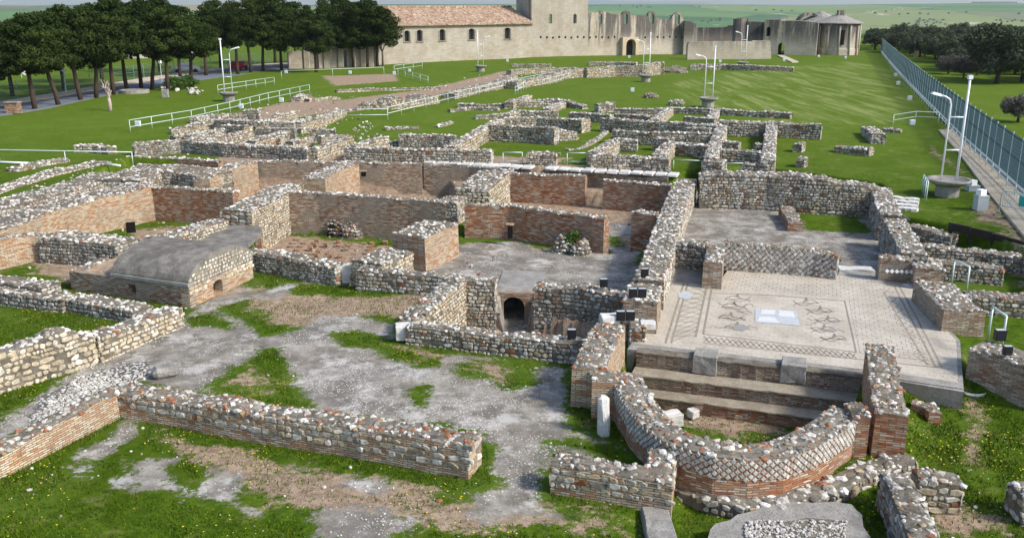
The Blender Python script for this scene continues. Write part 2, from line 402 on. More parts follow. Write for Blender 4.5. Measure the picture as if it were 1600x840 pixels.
# ground cover, traced as patches: positive inside
PAVED = [
 ([(-40, 720), (-30, 650), (20, 640), (60, 612), (140, 556), (285, 500), (300, 478), (400, 440), (560, 441), (625, 505), (622, 545), (890, 575), (888, 668), (960, 690), (1000, 735), (860, 705), (850, 790), (900, 812), (780, 820), (725, 812), (740, 770), (775, 760), (770, 700), (740, 678), (400, 628), (200, 596), (0, 690)], -1),
 ([(105, 715), (195, 655), (222, 655), (215, 680), (160, 715), (115, 725)], -1), ([(98, 727), (140, 722), (152, 748), (120, 750)], -1),
 ([(190, 714), (240, 710), (278, 715), (265, 735), (300, 755), (312, 768), (300, 788), (240, 775), (165, 758), (198, 735)], -1),
 ([(300, 765), (340, 730), (382, 742), (375, 775), (412, 800), (410, 812), (360, 800), (305, 785)], -1),
 ([(450, 730), (490, 728), (485, 740), (455, 742)], -1), ([(535, 750), (590, 745), (627, 760), (612, 774), (560, 774), (535, 765)], -1),
 ([(475, 812), (530, 790), (590, 795), (660, 815), (664, 850), (490, 850)], -1),
 ([(1075, 300), (1330, 310), (1392, 350), (1430, 400), (1312, 398), (1052, 378)], -1.0, -.3),
 ([(640, 392), (720, 384), (800, 380), (830, 392), (960, 395), (1000, 430), (985, 470), (833, 470), (786, 470), (720, 440), (560, 420)], -1.38, -.5), ([(1300, 392), (1440, 395), (1440, 440), (1300, 436)], -.8, -.3),
 ([(910, 325), (1000, 335), (1000, 400), (955, 400), (945, 360)], -1.25),
]
GRASS_IN = [
 ([(285, 492), (330, 490), (365, 505), (355, 513), (300, 508)], -1),
 ([(345, 477), (395, 467), (430, 472), (470, 440), (500, 446), (545, 442), (590, 450), (660, 458), (695, 463), (665, 502), (620, 506), (585, 499), (550, 491), (500, 493), (480, 502), (440, 522), (408, 526), (402, 512), (360, 492)], -1),
 ([(520, 522), (560, 518), (600, 530), (700, 552), (680, 577), (640, 571), (590, 550), (540, 541)], -1),
 ([(708, 575), (760, 562), (838, 568), (834, 602), (792, 612), (762, 590), (720, 587)], -1),
 ([(408, 547), (440, 545), (447, 575), (457, 600), (482, 632), (460, 642), (400, 628), (340, 610), (328, 600), (362, 578), (395, 560)], -1),
 ([(648, 610), (665, 605), (660, 642), (646, 636)], -1), ([(395, 430), (432, 432), (442, 446), (400, 453)], -1),
 ([(0, 600), (60, 585), (70, 600), (20, 635), (-20, 660)], -1), ([(860, 690), (960, 700), (990, 725), (955, 722)], -1),
 ([(1245, 330), (1330, 328), (1358, 360), (1265, 357)], -.9), ([(955, 352), (988, 355), (985, 368), (955, 366)], -1.25),
]
SOIL = [
 ([(200, 655), (770, 772), (1010, 800), (1005, 850), (700, 850), (400, 795), (300, 750), (235, 690)], -1, .35),
 ([(320, 450), (400, 440), (420, 455), (350, 476), (320, 470)], -1), ([(565, 462), (690, 462), (660, 500), (600, 500)], -1),
 ([(400, 340), (640, 370), (560, 415), (400, 400)], -1.4), ([(725, 375), (960, 388), (960, 400), (725, 388)], -1.25),
 ([(60, 395), (140, 415), (110, 445), (50, 425)], -1), ([(200, 350), (340, 340), (240, 372), (200, 375)], -1.5),
 ([(340, 264), (700, 270), (900, 284), (740, 322), (440, 312), (340, 290)], -1.5), ([(640, 440), (1000, 440), (980, 560), (640, 530)], -2), ([(700, 300), (800, 280), (1050, 295), (1000, 425), (940, 400), (950, 345), (800, 325), (725, 322)], -1.25, .6),
 ([(1455, 228), (1500, 262), (1560, 318), (1640, 400), (1640, 460), (1560, 352), (1520, 340), (1545, 300), (1500, 268), (1455, 240)], 0),
 ([(1515, 620), (1535, 625), (1535, 690), (1510, 720), (1508, 680)], -1.3), ([(1420, 780), (1600, 790), (1600, 850), (1440, 850)], -1.3, .3), ([(1020, 625), (1180, 650), (1290, 660), (1200, 690), (1080, 685)], -2.05, .2), ([(345, 477), (430, 450), (690, 463), (665, 502), (585, 499), (440, 522)], -1, .45), ([(330, 600), (400, 545), (480, 632), (400, 628)], -1, .5), ([(520, 522), (600, 530), (838, 568), (792, 612), (680, 577)], -1, .5),
 ([(500, 118), (620, 116), (625, 128), (520, 134)], 0), ([(405, 170), (450, 158), (480, 150), (540, 160), (560, 175), (470, 180)], 0),
 ([(330, 178), (560, 150), (640, 140), (780, 110), (860, 108), (700, 150), (640, 170), (520, 178), (400, 200)], 0, 1.3),
]
GRAVEL = [([(40, 650), (60, 620), (140, 580), (230, 560), (240, 585), (190, 600), (110, 650), (50, 680)], -1)]
MOW = [([(1040, 132), (1160, 110), (1330, 96), (1400, 110), (1430, 160), (1400, 195), (1180, 190), (1100, 165)], 0)]
def polys(X, Y, lst):
    s = np.full(X.shape, -9.)
    for pts, z, *b in lst: s = np.maximum(s, sdist(X, Y, pp(pts, z))-(b[0] if b else 0))
    return s
def cover(X, Y):
    pav = polys(X, Y, PAVED); gr = polys(X, Y, GRASS_IN); pav = np.minimum(pav, -gr)
    soil = np.minimum(polys(X, Y, SOIL), 9)
    low = sdist(X, Y, ZONES[3][0])
    return pav, soil, polys(X, Y, GRAVEL), polys(X, Y, MOW)

def axis(segs):
    out = [segs[0][0]]
    for a, b, d0, d1 in segs:
        x = a; t = 0
        while x < b-1e-6:
            f = (x-a)/(b-a); x = min(b, x+d0*(d1/d0)**f); out.append(x)
    return np.array(out)
ax = axis([(0, 27, .16, .16), (27, 80, .2, 2), (80, 400, 2, 16), (400, 7000, 16, 260)])
XS = np.concatenate([-ax[:0:-1], ax])
YS = np.concatenate([[-3000, -800, -200, -40, 0, 8], axis([(12, 64, .16, .18), (64, 110, .2, .6), (110, 400, .7, 10), (400, 9000, 12, 260)])])
GX, GY = np.meshgrid(XS, YS); GZ = terrain(GX, GY)
nx, ny = len(XS), len(YS)
idx = np.arange(nx*ny).reshape(ny, nx)
quads = np.stack([idx[:-1, :-1], idx[:-1, 1:], idx[1:, 1:], idx[1:, :-1]], -1).reshape(-1, 4)
me = np_mesh('ground', np.stack([GX, GY, GZ], -1).reshape(-1, 3), quads, smooth=True)
nearm = (np.abs(GX) < 120) & (GY < 260) & (GY > 10)
cv = [np.full(GX.shape, -2.) for _ in range(4)]
vals = cover(GX[nearm], GY[nearm])
for a, v in zip(cv, vals): a[nearm] = v
for nm, a in zip(('paved', 'soil', 'gravel', 'mow'), cv):
    at = me.attributes.new(nm, 'FLOAT', 'POINT'); at.data.foreach_set('value', np.clip(a, -1.5, 1.5).astype(np.float32).ravel())
fy = (GY[:-1, :-1]+GY[1:, 1:])/2; fx = (GX[:-1, :-1]+GX[1:, 1:])/2
def m_ground():
    k = NB('turf, soil and old paving'); g = k.geo()
    n1 = k.noise(g, .35, 5, .6); n2 = k.noise(g, 3.5, 6, .65); n3 = k.noise(g, 22, 5, .7); n4 = k.noise(g, 1.1, 5, .6)
    gr = k.mix(k.smooth(n2, .3, .7), (.034, .069, .004), (.086, .142, .007))
    gr = k.mix(k.math('MULTIPLY', k.smooth(n1, .45, .65), .6), gr, (.095, .150, .020))
    gr = k.mix(k.math('MULTIPLY', k.smooth(n3, .45, .7), .75), gr, (.022, .048, .008)); gr = k.mix(k.math('MULTIPLY', k.smooth(k.noise(g, 7, 5, .7), .55, .7), .4), gr, (.13, .17, .04))
    gr = k.mix(k.math('MULTIPLY', k.smooth(n4, .55, .72), .6), gr, (.19, .18, .055)); gr = k.mix(k.math('MULTIPLY', k.smooth(k.noise(g, .12, 5, .6), .48, .62), .45), gr, (.050, .085, .004)); gr = k.mix(k.math('MULTIPLY', k.smooth(k.noise(g, .45, 7, .75), .57, .68), .7), gr, (.21, .185, .085))
    spy = k.n('ShaderNodeSeparateXYZ'); k.l(g, spy.inputs[0])
    gr = k.mix(k.math('MULTIPLY', k.smooth(k.math('ADD', spy.outputs['Y'], k.math('MULTIPLY', n1, 30)), 52, 100), .45), gr, (.120, .180, .018))
    # mown lawn
    wv = k.n('ShaderNodeTexWave', wave_type='BANDS', bands_direction='X'); wv.inputs['Scale'].default_value = .23
    wv.inputs['Distortion'].default_value = 22; wv.inputs['Detail'].default_value = 4; wv.inputs['Detail Scale'].default_value = .35
    k.l(k.scale(g, (.7, .10, 1)), wv.inputs['Vector'])
    mow = k.math('MULTIPLY', k.smooth(k.attr('mow').outputs['Fac'], -1.5, 1.5), k.smooth(k.noise(k.scale(g, (.75, .07, 1), (0, 0, .25)), 1, 5, .7, .6), .42, .66))
    gr = k.mix(k.math('MULTIPLY', mow, .8), gr, (.22, .25, .085))
    soil = k.mix(k.smooth(n2, .35, .65), (.19, .135, .09), (.34, .25, .175)); soil = k.mix(k.smooth(n3, .48, .72), soil, (.46, .38, .30))
    pv = k.mix(k.smooth(n4, .38, .62), (.165, .148, .122), (.35, .325, .285)); pv = k.mix(k.smooth(n2, .45, .72), pv, (.235, .205, .165)); pv = k.mix(k.math('MULTIPLY', k.smooth(k.noise(g, .45, 5, .7), .5, .62), .6), pv, (.15, .14, .125))
    pv = k.mix(k.math('MULTIPLY', k.smooth(n3, .48, .66), .6), pv, (.10, .096, .09))
    vd = k.vor(g, 11); spk = k.math('MULTIPLY', k.math('LESS_THAN', vd, .22), k.smooth(k.noise(g, .7, 4, .65), .44, .62))
    pv = k.mix(k.math('MULTIPLY', k.smooth(k.noise(g, .8, 8, .78), .50, .64), .6), pv, (.57, .555, .525))
    pv = k.mix(spk, pv, (.74, .74, .72))
    vd2 = k.vor(g, 8.5); grv = k.mix(k.smooth(vd2, .25, .5), (.62, .61, .58), (.13, .125, .11))
    e = k.math('SUBTRACT', k.math('ADD', k.math('MULTIPLY', k.noise(g, .9, 8, .8), .6), k.math('MULTIPLY', k.noise(g, 5, 6, .8), .4)), .5); e2 = k.math('SUBTRACT', k.noise(g, 1.1, 9, .85), .5)
    fs = k.smooth(k.math('ADD', k.attr('soil').outputs['Fac'], k.math('MULTIPLY', e2, 5.0)), .0, .4)
    fp = k.smooth(k.math('ADD', k.attr('paved').outputs['Fac'], k.math('MULTIPLY', e, 3.4)), .0, .25)
    fg = k.smooth(k.math('ADD', k.attr('gravel').outputs['Fac'], k.math('MULTIPLY', e, 1.6)), .0, .1)
    c = k.mix(fs, gr, soil); c = k.mix(fp, c, pv); c = k.mix(fg, c, grv)
    k.col(c)
    h = k.math('ADD', k.math('MULTIPLY', n3, .6), k.math('MULTIPLY', n2, .6)); h = k.math('ADD', h, k.math('MULTIPLY', spk, .5)); h = k.math('SUBTRACT', h, k.math('MULTIPLY', fg, vd2))
    k.bump(h, .6, .06); return k.m
def m_fields():
    k = NB('far fields'); g = k.geo()
    wv = k.n('ShaderNodeVectorMath', operation='MULTIPLY_ADD'); nz = k.n('ShaderNodeTexNoise'); nz.inputs['Scale'].default_value = .0012; k.l(g, nz.inputs['Vector'])
    k.l(nz.outputs['Color'], wv.inputs[0]); wv.inputs[1].default_value = (500, 500, 0); k.l(g, wv.inputs[2])
    v = k.scale(wv.outputs[0], (1, .8, 0))
    cell = k.vor(v, .0019, out='Color'); sp = k.n('ShaderNodeSeparateColor'); k.l(cell, sp.inputs[0])
    c = k.ramp(sp.outputs[0], [(0, (.025, .085, .02)), (.3, (.06, .16, .03)), (.55, (.11, .20, .04)), (.75, (.19, .22, .06)), (.9, (.30, .22, .12)), (1, (.04, .10, .03))])
    ed = k.vor(v, .0019, 'DISTANCE_TO_EDGE'); c = k.mix(k.math('MULTIPLY', k.math('LESS_THAN', ed, .022), k.smooth(k.noise(g, .004, 4), .4, .6)), c, (.04, .07, .035))
    n = k.noise(g, .006, 6, .65); c = k.mix(k.math('MULTIPLY', k.smooth(n, .54, .68), .8), c, (.05, .075, .04))
    n2 = k.noise(k.scale(g, (1, .35, 1)), .006, 7, .75, 1); c = k.mix(k.smooth(n2, .60, .66), c, (.50, .45, .36))
    c = k.mix(k.math('MULTIPLY', k.smooth(k.noise(g, .0015, 3), .3, .7), .4), c, (.12, .19, .075))
    k.col(c); return k.m
ground = link_mesh('ground', me, [m_ground(), m_fields()]); tag(ground, kind='structure')
me.polygons.foreach_set('material_index', ((np.hypot(fx, fy) > 330)).astype(np.int32).ravel())
me.polygons.foreach_set('use_smooth', np.ones(len(me.polygons), bool))

# mountains on the skyline
bmv = []; ang = np.linspace(-.75, .75, 260); R = 16000
def ridge(name, R, base, amp, seed, m, lo=-.9, hi=.9):
    a = np.linspace(lo, hi, 300); x = R*np.sin(a); y = R*np.cos(a)
    h = base+amp*(vnoise(x, y*0, 2600, seed)*.7+vnoise(x, y*0, 900, seed+1)*.3)
    rows = [(1.0, np.full(300, -250.)), (1.02, h*.6), (1.05, h), (1.12, h*.5), (1.3, np.full(300, -250.))]
    V = np.concatenate([np.stack([x*s, y*s, z], -1) for s, z in rows]); i = np.arange(1500).reshape(5, 300)
    q = np.stack([i[:-1, :-1], i[:-1, 1:], i[1:, 1:], i[1:, :-1]], -1).reshape(-1, 4)
    tag(link_mesh(name, np_mesh(name, V, q, smooth=True), m, smooth=True), kind='structure')
ridge('hills', 13500, -60, 190, 3, plain('mountain slopes', (.11, .14, .13), .95, 0, .3, .002), .02, .9)
#SECTION2
# ------------------------------------------------------------------ ruined walls
def resample(pts, step):
    out = [Vector(pts[0])]
    for a, b in zip(pts, pts[1:]):
        a, b = Vector(a), Vector(b); n = max(1, int(round((b-a).length/step)))
        out += [a.lerp(b, i/n) for i in range(1, n+1)]
    return out
WALLN = 0
def wall(label, pts, w=.7, base=-1.0, face='rubble', top='top', body=None, jag=.07, world=False, ret=False, group='low ruined walls of the excavation', cat='ruined wall', stone=None, keep=None, bb=0, ret_=0):
    """pts: centre line of the wall's top as (px, py, height)"""
    global WALLN; WALLN += 1
    C = [Vector(p) for p in pts] if world else [P(*p) for p in pts]
    dist = sum(c.length for c in C)/len(C)
    C = resample(C, .3 if dist < 45 else .5)
    n = len(C); rs = random.Random(WALLN*31)
    off = rs.random()*100
    Lf, Rt, Tz, S = [], [], [], [0]
    for i, c in enumerate(C):
        t1 = (C[min(i+1, n-1)]-C[i]); t0 = (C[i]-C[max(i-1, 0)]); t1.z = t0.z = 0
        t = ((t1.normalized() if t1.length > 0 else t0.normalized())+(t0.normalized() if t0.length > 0 else t1.normalized()))
        t = t.normalized(); s = Vector((-t.y, t.x, 0))
        wj = w/2*(1+.10*mnoise.noise(Vector((i*.45+off, 0, 0))))
        m = 1.0
        if 0 < i < n-1:
            cosang = t.dot(t1.normalized()); m = min(1/max(cosang, .5), 1.6)
        Lf.append(c+s*wj*m); Rt.append(c-s*wj*m)
        jz = jag*(1.5*mnoise.noise(Vector((i*.22+off, 3, 0)))+.9*mnoise.noise(Vector((i*.9+off, 7, 0))))
        Tz.append(c.z+jz)
        if i: S.append(S[-1]+(C[i]-C[i-1]).length)
    root = empty('ruined_wall', (C[0].x, C[0].y, base), label, cat, group)
    # body
    bm = bmesh.new(); uv = bm.loops.layers.uv.new('UVMap'); rows = []
    for i in range(n):
        l, r, z = Lf[i], Rt[i], Tz[i]; c = (l+r)/2; lean = .03
        mk = lambda p, zz: bm.verts.new((p.x, p.y, zz))
        lb = c+(l-c)*(1+lean*2); rb = c+(r-c)*(1+lean*2)
        rows.append([mk(lb, base-.25), mk(l, z), mk(c.lerp(l, .5), z+.03+jag*.4*rs.random()), mk(c.lerp(r, .5), z+.03+jag*.4*rs.random()), mk(r, z), mk(rb, base-.25)])
    def face_(vs, kind, s0, s1):
        f = bm.faces.new(vs)
        for lp in f.loops:
            v = lp.vert; ii = vidx[v]; lp[uv].uv = (S[ii], v.co.z) if kind == 'side' else (v.co.x, v.co.y) if kind == 'top' else (v.co.x+v.co.y, v.co.z)
        f.material_index = 0 if kind != 'top' else 1
    vidx = {v: i for i, r in enumerate(rows) for v in r}
    for i in range(n-1):
        a, b = rows[i], rows[i+1]
        for j in range(5): face_([a[j], b[j], b[j+1], a[j+1]], 'side' if j in (0, 4) else 'top', S[i], S[i+1])
    for r in (rows[0], rows[-1]):
        f = bm.faces.new(r)
        for lp in f.loops: lp[uv].uv = (lp.vert.co.x+lp.vert.co.y, lp.vert.co.z)
    bmesh.ops.recalc_face_normals(bm, faces=bm.faces)
    for v in bm.verts: v.co -= root.location
    me = bpy.data.meshes.new('wall_core'); bm.to_mesh(me); bm.free()
    brickish = face in ('brick', 'brick_pale', 'brick_grey')
    link_mesh('wall_core', me, [M[face] if brickish else M['mortar' if body is None else body], M['mortar']], root)
    o3 = np.array(root.location)
    L = S[-1]
    def at(s): 
        i = min(max(int(np.searchsorted(S, s))-1, 0), n-2); f = (s-S[i])/max(S[i+1]-S[i], 1e-6); f = min(max(f, 0), 1); return i, f
    # rubble on top
    ss = stone if stone else (.15 if dist < 30 else .165 if dist < 60 else .21)
    N = int(L*w/(ss*ss)*(2.1 if dist < 32 else 1.6))+4
    if top:
        cen = []; sz = []
        for _ in range(N):
            i, f = at(rs.random()*L); q = rs.uniform(-.5, .5)
            c = (Lf[i].lerp(Lf[i+1], f)+Rt[i].lerp(Rt[i+1], f))/2; e = Lf[i].lerp(Lf[i+1], f)-Rt[i].lerp(Rt[i+1], f)
            p = c+e*q; cen.append((p.x-o3[0], p.y-o3[1], Tz[i]*(1-f)+Tz[i+1]*f+.012+rs.uniform(-.03, .02)+.02*(1-abs(q)*2)-o3[2])); sz.append(ss*rs.choice([.35, .45, .6, .6, .8, 1, 1.35]))
        bed = []
        for i in range(n):
            c = (Lf[i]+Rt[i])/2
            for e, q in ((Lf[i], .97), (c, 0), (Rt[i], .97)):
                v = c.lerp(e, q) if q else c
                bed.append((v.x-o3[0], v.y-o3[1], Tz[i]+(.012 if q else .05)-o3[2]))
        bf = [[3*i+j, 3*i+3+j, 3*i+4+j, 3*i+1+j] for i in range(n-1) for j in (0, 1)]
        link_mesh('rubble_top', rock_mesh('rubble_top', cen, np.array(sz), top, bed=(bed, bf)), M['stones'], root)
    # dressed stones on the sides
    O, T, Nn, Z3 = [], [], [], []
    def side_rows(A, B, s0, L_, zlo, zhi_f, scale, prot=.03):
        pass
    if not brickish:
        hs = .165 if dist < 27 else .14 if dist < 32 else .135 if dist < 50 else .16 if dist < 85 else .24
        if stone: hs = stone*.8
        runs = []
        for sgn, E in ((1, Lf), (-1, Rt)): runs.append((E, Tz, sgn))
        for E, tz, sgn in runs:
            z = base-.1+(bb+.1 if bb else 0); zmax = max(tz)
            while z < zmax:
                h = hs*rs.uniform(.75, 1.3); s = -rs.random()*.2
                while s < L:
                    ww = h*rs.choice([.8, 1.0, 1.2, 1.5, 1.9, 2.4]); sc = s+ww/2; s += ww
                    if sc < 0 or sc > L: continue
                    i, f = at(sc); top_z = tz[i]*(1-f)+tz[i+1]*f
                    if z+h*.6 > top_z: continue
                    if rs.random() < .06: continue
                    t = (E[i+1]-E[i]); t.z = 0
                    if t.length < .02: continue
                    t.normalize(); nn = Vector((-t.y, t.x, 0))*sgn
                    lean = 1+.06*max(0, (top_z-z-h/2)/max(.3, top_z-base)); cc = (Lf[i]+Rt[i])/2
                    p = E[i].lerp(E[i+1], f); p = p+nn*(w/2)*(lean-1)
                    O.append((p.x-o3[0], p.y-o3[1], z+h/2+rs.uniform(-.12, .12)*h-o3[2])); T.append(t[:] if sgn > 0 else (-t)[:]); Nn.append(nn[:])
                    Z3.append((ww*rs.uniform(.82, .95), h*rs.uniform(.72, .98), rs.uniform(.012, .035)))
                z += h
        # the two ends
        for i, sg in ((0, -1), (n-1, 1)):
            a, b = Lf[i], Rt[i]; wd = (b-a).length; t = (b-a).normalized(); nn = Vector((t.y, -t.x, 0)); d = (C[1]-C[0]) if i == 0 else (C[-1]-C[-2]); d.z = 0
            if nn.dot(d)*sg < 0: nn = -nn
            z = base-.1+(bb+.1 if bb else 0)
            while z < Tz[i]:
                h = hs*rs.uniform(.8, 1.4); s = 0
                while s < wd:
                    ww = min(h*rs.choice([1.2, 1.6, 2.4]), wd-s+.05); p = a+t*(s+ww/2); s += ww
                    if z+h*.7 < Tz[i]: O.append((p.x-o3[0], p.y-o3[1], z+h/2-o3[2])); T.append(t[:]); Nn.append(nn[:]); Z3.append((ww*.95, h*.95, rs.uniform(.01, .04)))
                z += h
        pal = {'rubble': 'rubble', 'mix': 'rubble'}.get(face, face)
        link_mesh('facing_stones', block_mesh('facing_stones', np.array(O), np.array(T), np.array(Nn), np.array(Z3), pal), M['stones'], root)
    if ret:   # diamond-set facing tiles along the outer upper edge
        O, T, Nn, Z3 = [], [], [], []
        q = ret.get('size', .125); E = Lf if ret['side'] > 0 else Rt; sg = ret['side']
        for r in range(ret['rows']):
            s = (r % 2)*q*.72
            while s < L:
                i, f = at(s); t = E[i+1]-E[i]; t.z = 0; t.normalize(); nn = Vector((-t.y, t.x, 0))*sg
                p = E[i].lerp(E[i+1], f); top_z = Tz[i]*(1-f)+Tz[i+1]*f
                O.append((p.x-o3[0], p.y-o3[1], top_z-.05-r*q*.74-o3[2])); T.append(t[:]); Nn.append(nn[:]); Z3.append(q); s += q*1.47
        O, T, Nn = map(np.array, (O, T, Nn)); m = len(O); qq = np.array([[-.5, 0], [0, -.5], [.5, 0], [0, .5]])*1.22
        def pl(k_, off): return O[:, None]+(qq[None, :, :1]*k_*q)*T[:, None]+(qq[None, :, 1:]*k_*q)*np.array([0, 0, 1.])+off*Nn[:, None]
        V = np.concatenate([pl(1, -.02), pl(.97, .018), pl(.84, .03)], 1)
        f = [[k0+i, k0+(i+1) % 4, k0+4+(i+1) % 4, k0+4+i] for k0 in (0, 4) for i in range(4)]+[[8, 9, 10, 11]]
        Fc = (np.array(f)[None]+(np.arange(m)*12)[:, None, None]).reshape(-1, 4)
        link_mesh('diamond_tiles', np_mesh('diamond_tiles', V.reshape(-1, 3), Fc, np.repeat(pal_cols('ret', m), 12, 0)), M['stones'], root)
    return root

W = wall
# --- foreground
W('red brick low wall running off the bottom left edge of the excavation', [(-90, 742, -.35), (0, 698, -.35), (60, 668, -.35), (184, 606, -.35)], .62, -1, 'brick_pale', 'topred')
W('long foreground rubble wall of big pale stones with red rubble on top', [(190, 606, -.35), (300, 622, -.32), (400, 638, -.25), (560, 660, -.18), (742, 688, -.1)], .78, -1, 'rubble', 'topred', bb=.26, body='brick_pale')
W('short L-shaped rubble wall with brick courses in front of the apse', [(866, 717, -.22), (1030, 742, -.22), (1036, 704, -.2)], .62, -1.05, 'rubble', 'topred', bb=.3, body='brick_pale')
W('thick pale brick pier wall left of the apse under the black floodlights', [(954, 506, .2), (936, 535, .2), (920, 578, .2)], .95, -1.05, 'brick_pale', 'topred')
W('short cross wall joining the left brick pier to the apse', [(925, 585, .18), (985, 590, .12)], .8, -1.05, 'brick_pale', 'topred')
W('curved apse wall with a band of white diamond tiles over red brick', APSE, .82, -2.1, 'brick', 'topred', jag=.03, ret=dict(side=-1, rows=6, size=.115))
W('tall brick wall along the right side of the apse steps', [(1375, 540, .25), (1382, 598, .2), (1394, 650, .15)], .78, -2.1, 'brick', 'topred')
W('stubby brick block joining the apse curve to its right pier', [(1326, 640, .12), (1352, 641, .12)], .9, -2.1, 'brick', 'topred')
W('curved rubble footing course below the right end of the apse', [(1285, 768, -1.0), (1325, 748, -.98), (1362, 728, -.95), (1418, 712, -.9)], .6, -1.4, 'rubble', 'top', stone=.2)
W('broken rubble footing under the front curve of the apse', [(1052, 742, -1.05), (1080, 760, -1.0), (1120, 773, -.98), (1165, 780, -.96), (1210, 780, -.98), (1250, 773, -1.0), (1290, 760, -1.0)], .75, -1.4, 'rubble', 'top', stone=.22)
W('low wall with white corner block closing the stoke pit in front', [(640, 506, -.33), (760, 519, -.33), (905, 534, -.33)], .62, -1.05, 'rubble', 'top')
W('slanting rubble wall climbing from the white corner block', [(640, 499, -.33), (680, 464, -.2), (716, 434, -.15)], .75, -2.6, 'cream', 'top')
W('rubble wall with brick corner behind the stoke pit', [(716, 434, -.15), (775, 438, -.2)], .6, -2.6, 'rubble', 'top')
W('thick rubble wall right of the dark tunnel mouth', [(838, 445, -.2), (900, 449, -.2), (985, 458, -.1)], .7, -2.6, 'dark', 'top')
W('long thick rubble spine wall between the baths and the mosaic', [(1073, 280, .3), (1056, 315, .3), (1044, 350, .3), (1030, 395, .3), (1012, 440, .3)], 1.12, -2.1, 'rubble', 'top')
W('brick end pier of the spine wall carrying two black lamps', [(1008, 446, .3), (1000, 474, .3)], 1.15, -1.05, 'brick_grey', 'top')
W('rubble blocking between the spine pier and the mosaic corner', [(985, 505, -.25), (1008, 508, -.3)], .8, -1.3, 'rubble', 'topred')
W('rubble wall behind the small mosaic niche', [(1052, 378, .3), (1105, 382, .3)], .6, -.95, 'dark', 'top')
W('stub of brick wall projecting onto the mosaic near the niche', [(1119, 384, .32), (1114, 411, .3)], .72, -.95, 'brick_grey', 'top')
W('diamond patterned wall closing the mosaic room at the back', [(1130, 380, .35), (1200, 384, .35), (1270, 390, .32), (1310, 399, .2)], .55, -.95, 'dark', 'topred', ret=dict(side=-1, rows=9, size=.16))
W('short brick wall with a row of white diamonds at the mosaic corner', [(1374, 402, .15), (1424, 405, .15)], .6, -.95, 'brick_grey', 'topred')
W('square brick pier at the back right corner of the mosaic', [(1428, 414, .1), (1474, 417, .1)], .9, -1.0, 'brick_grey', 'top')
W('slumped thick rubble wall across the back of the grey floored room', [(1094, 274, .75), (1160, 270, .95), (1200, 270, 1.0), (1270, 277, .9), (1330, 284, .75), (1370, 292, .5)], 1.4, -1.0, 'rubble', 'top', jag=.16)
W('rubble wall with dark face on the right of the grey floored room', [(1376, 294, .4), (1382, 312, .35), (1392, 336, .3)], 1.0, -1.0, 'dark', 'top')
W('rubble wall with dark face nearer the mosaic on the room side', [(1396, 342, .35), (1412, 368, .3), (1430, 397, .2)], 1.0, -1.0, 'dark', 'top')
W('rubble wall along the right edge of the mosaic with dark side', [(1458, 440, 0), (1484, 466, 0), (1508, 486, 0)], 1.35, -1.3, 'brick_grey', 'top')
W('brick faced wall at the right edge carrying two grey lamps', [(1530, 537, 0), (1590, 556, -.05), (1650, 575, -.05)], 1.2, -1.3, 'brick_grey', 'top')
W('narrow brick divider across the grey floored room', [(1228, 322, -.45), (1238, 338, -.55), (1243, 350, -.6)], .7, -1.0, 'brick', 'topred', stone=.14)
W('low wall nearest the planter on the right side terraces', [(1424, 352, -.25), (1455, 360, -.3), (1492, 370, -.4)], .8, -1.0, 'rubble', 'top', jag=.1)
W('second low wall of the right side terraces with grass behind', [(1438, 384, -.2), (1510, 390, -.25), (1600, 399, -.3)], .8, -1.0, 'rubble', 'top')
W('short low wall between the terraces and the corner pier', [(1444, 406, -.25), (1500, 412, -.3), (1566, 419, -.35)], .8, -1.1, 'rubble', 'topred')
W('low wall running off the right edge behind the handrail', [(1508, 458, -.3), (1560, 462, -.3), (1640, 468, -.3)], .9, -1.2, 'rubble', 'topred')
W('narrow rubble wall with dark left side at bottom right', [(1398, 740, -.45), (1416, 775, -.45), (1434, 815, -.45), (1450, 860, -.45)], .62, -1.35, 'dark', 'top')
W('small cross wall of pale blocks beside the bottom right wall', [(1432, 742, -.5), (1498, 748, -.55)], .62, -1.35, 'rubble', 'topred')
W('low brick remnant in the grass right of the apse pier', [(1425, 628, -.95), (1455, 634, -.95), (1462, 648, -1.0)], .35, -1.35, 'brick', 'topred')
W('low wall stub cut by the right edge of the picture', [(1596, 752, -.6), (1625, 778, -.6)], .6, -1.35, 'rubble', 'top')
# --- left of the courtyard
W('cream stone wall rising to a hump at the left edge', [(-70, 572, .1), (0, 549, .13), (55, 530, .2), (75, 520, .3), (92, 512, .38), (105, 516, .2), (120, 522, 0), (138, 526, -.2)], .62, -1, 'yellow', 'top', stone=.21)
W('straight cream stone wall running up to the lower lawn corner', [(140, 526, -.2), (205, 503, -.3), (272, 481, -.4)], .75, -1, 'yellow', 'top', stone=.19)
W('low wall of grey stones along the back of the lower lawn', [(-40, 447, -.5), (0, 449, -.5), (60, 457, -.5), (110, 464, -.55)], .95, -1, 'dark', 'top')
W('low flat topped wall continuing in front of the vault', [(112, 463, -.6), (170, 473, -.6), (222, 482, -.6)], .95, -1, 'dark', 'top')
W('rubble bank rising at the left edge above the low grey wall', [(-40, 432, -.3), (20, 437, -.3), (80, 448, -.35)], .9, -1, 'dark', 'top')
W('curved pale brick wall face at the left edge', [(-40, 378, .25), (0, 373, .25), (40, 366, .2), (75, 366, .1)], .6, -1.2, 'brick_pale', 'top')
W('thick rubble wall left of the vault', [(78, 366, .1), (120, 370, .05), (160, 374, 0), (198, 378, 0)], 1.5, -1.2, 'dark', 'top')
W('short brick wall at the back left of the vault', [(118, 424, -.35), (165, 404, -.35)], .6, -1.1, 'brick_pale', 'topred')
W('long brick faced wall climbing from the left edge to the sunken room', [(-60, 372, .1), (0, 348, .1), (70, 326, .1), (135, 307, .1), (235, 287, .1)], 1.9, -2.1, 'brick_pale', 'top', jag=.12)
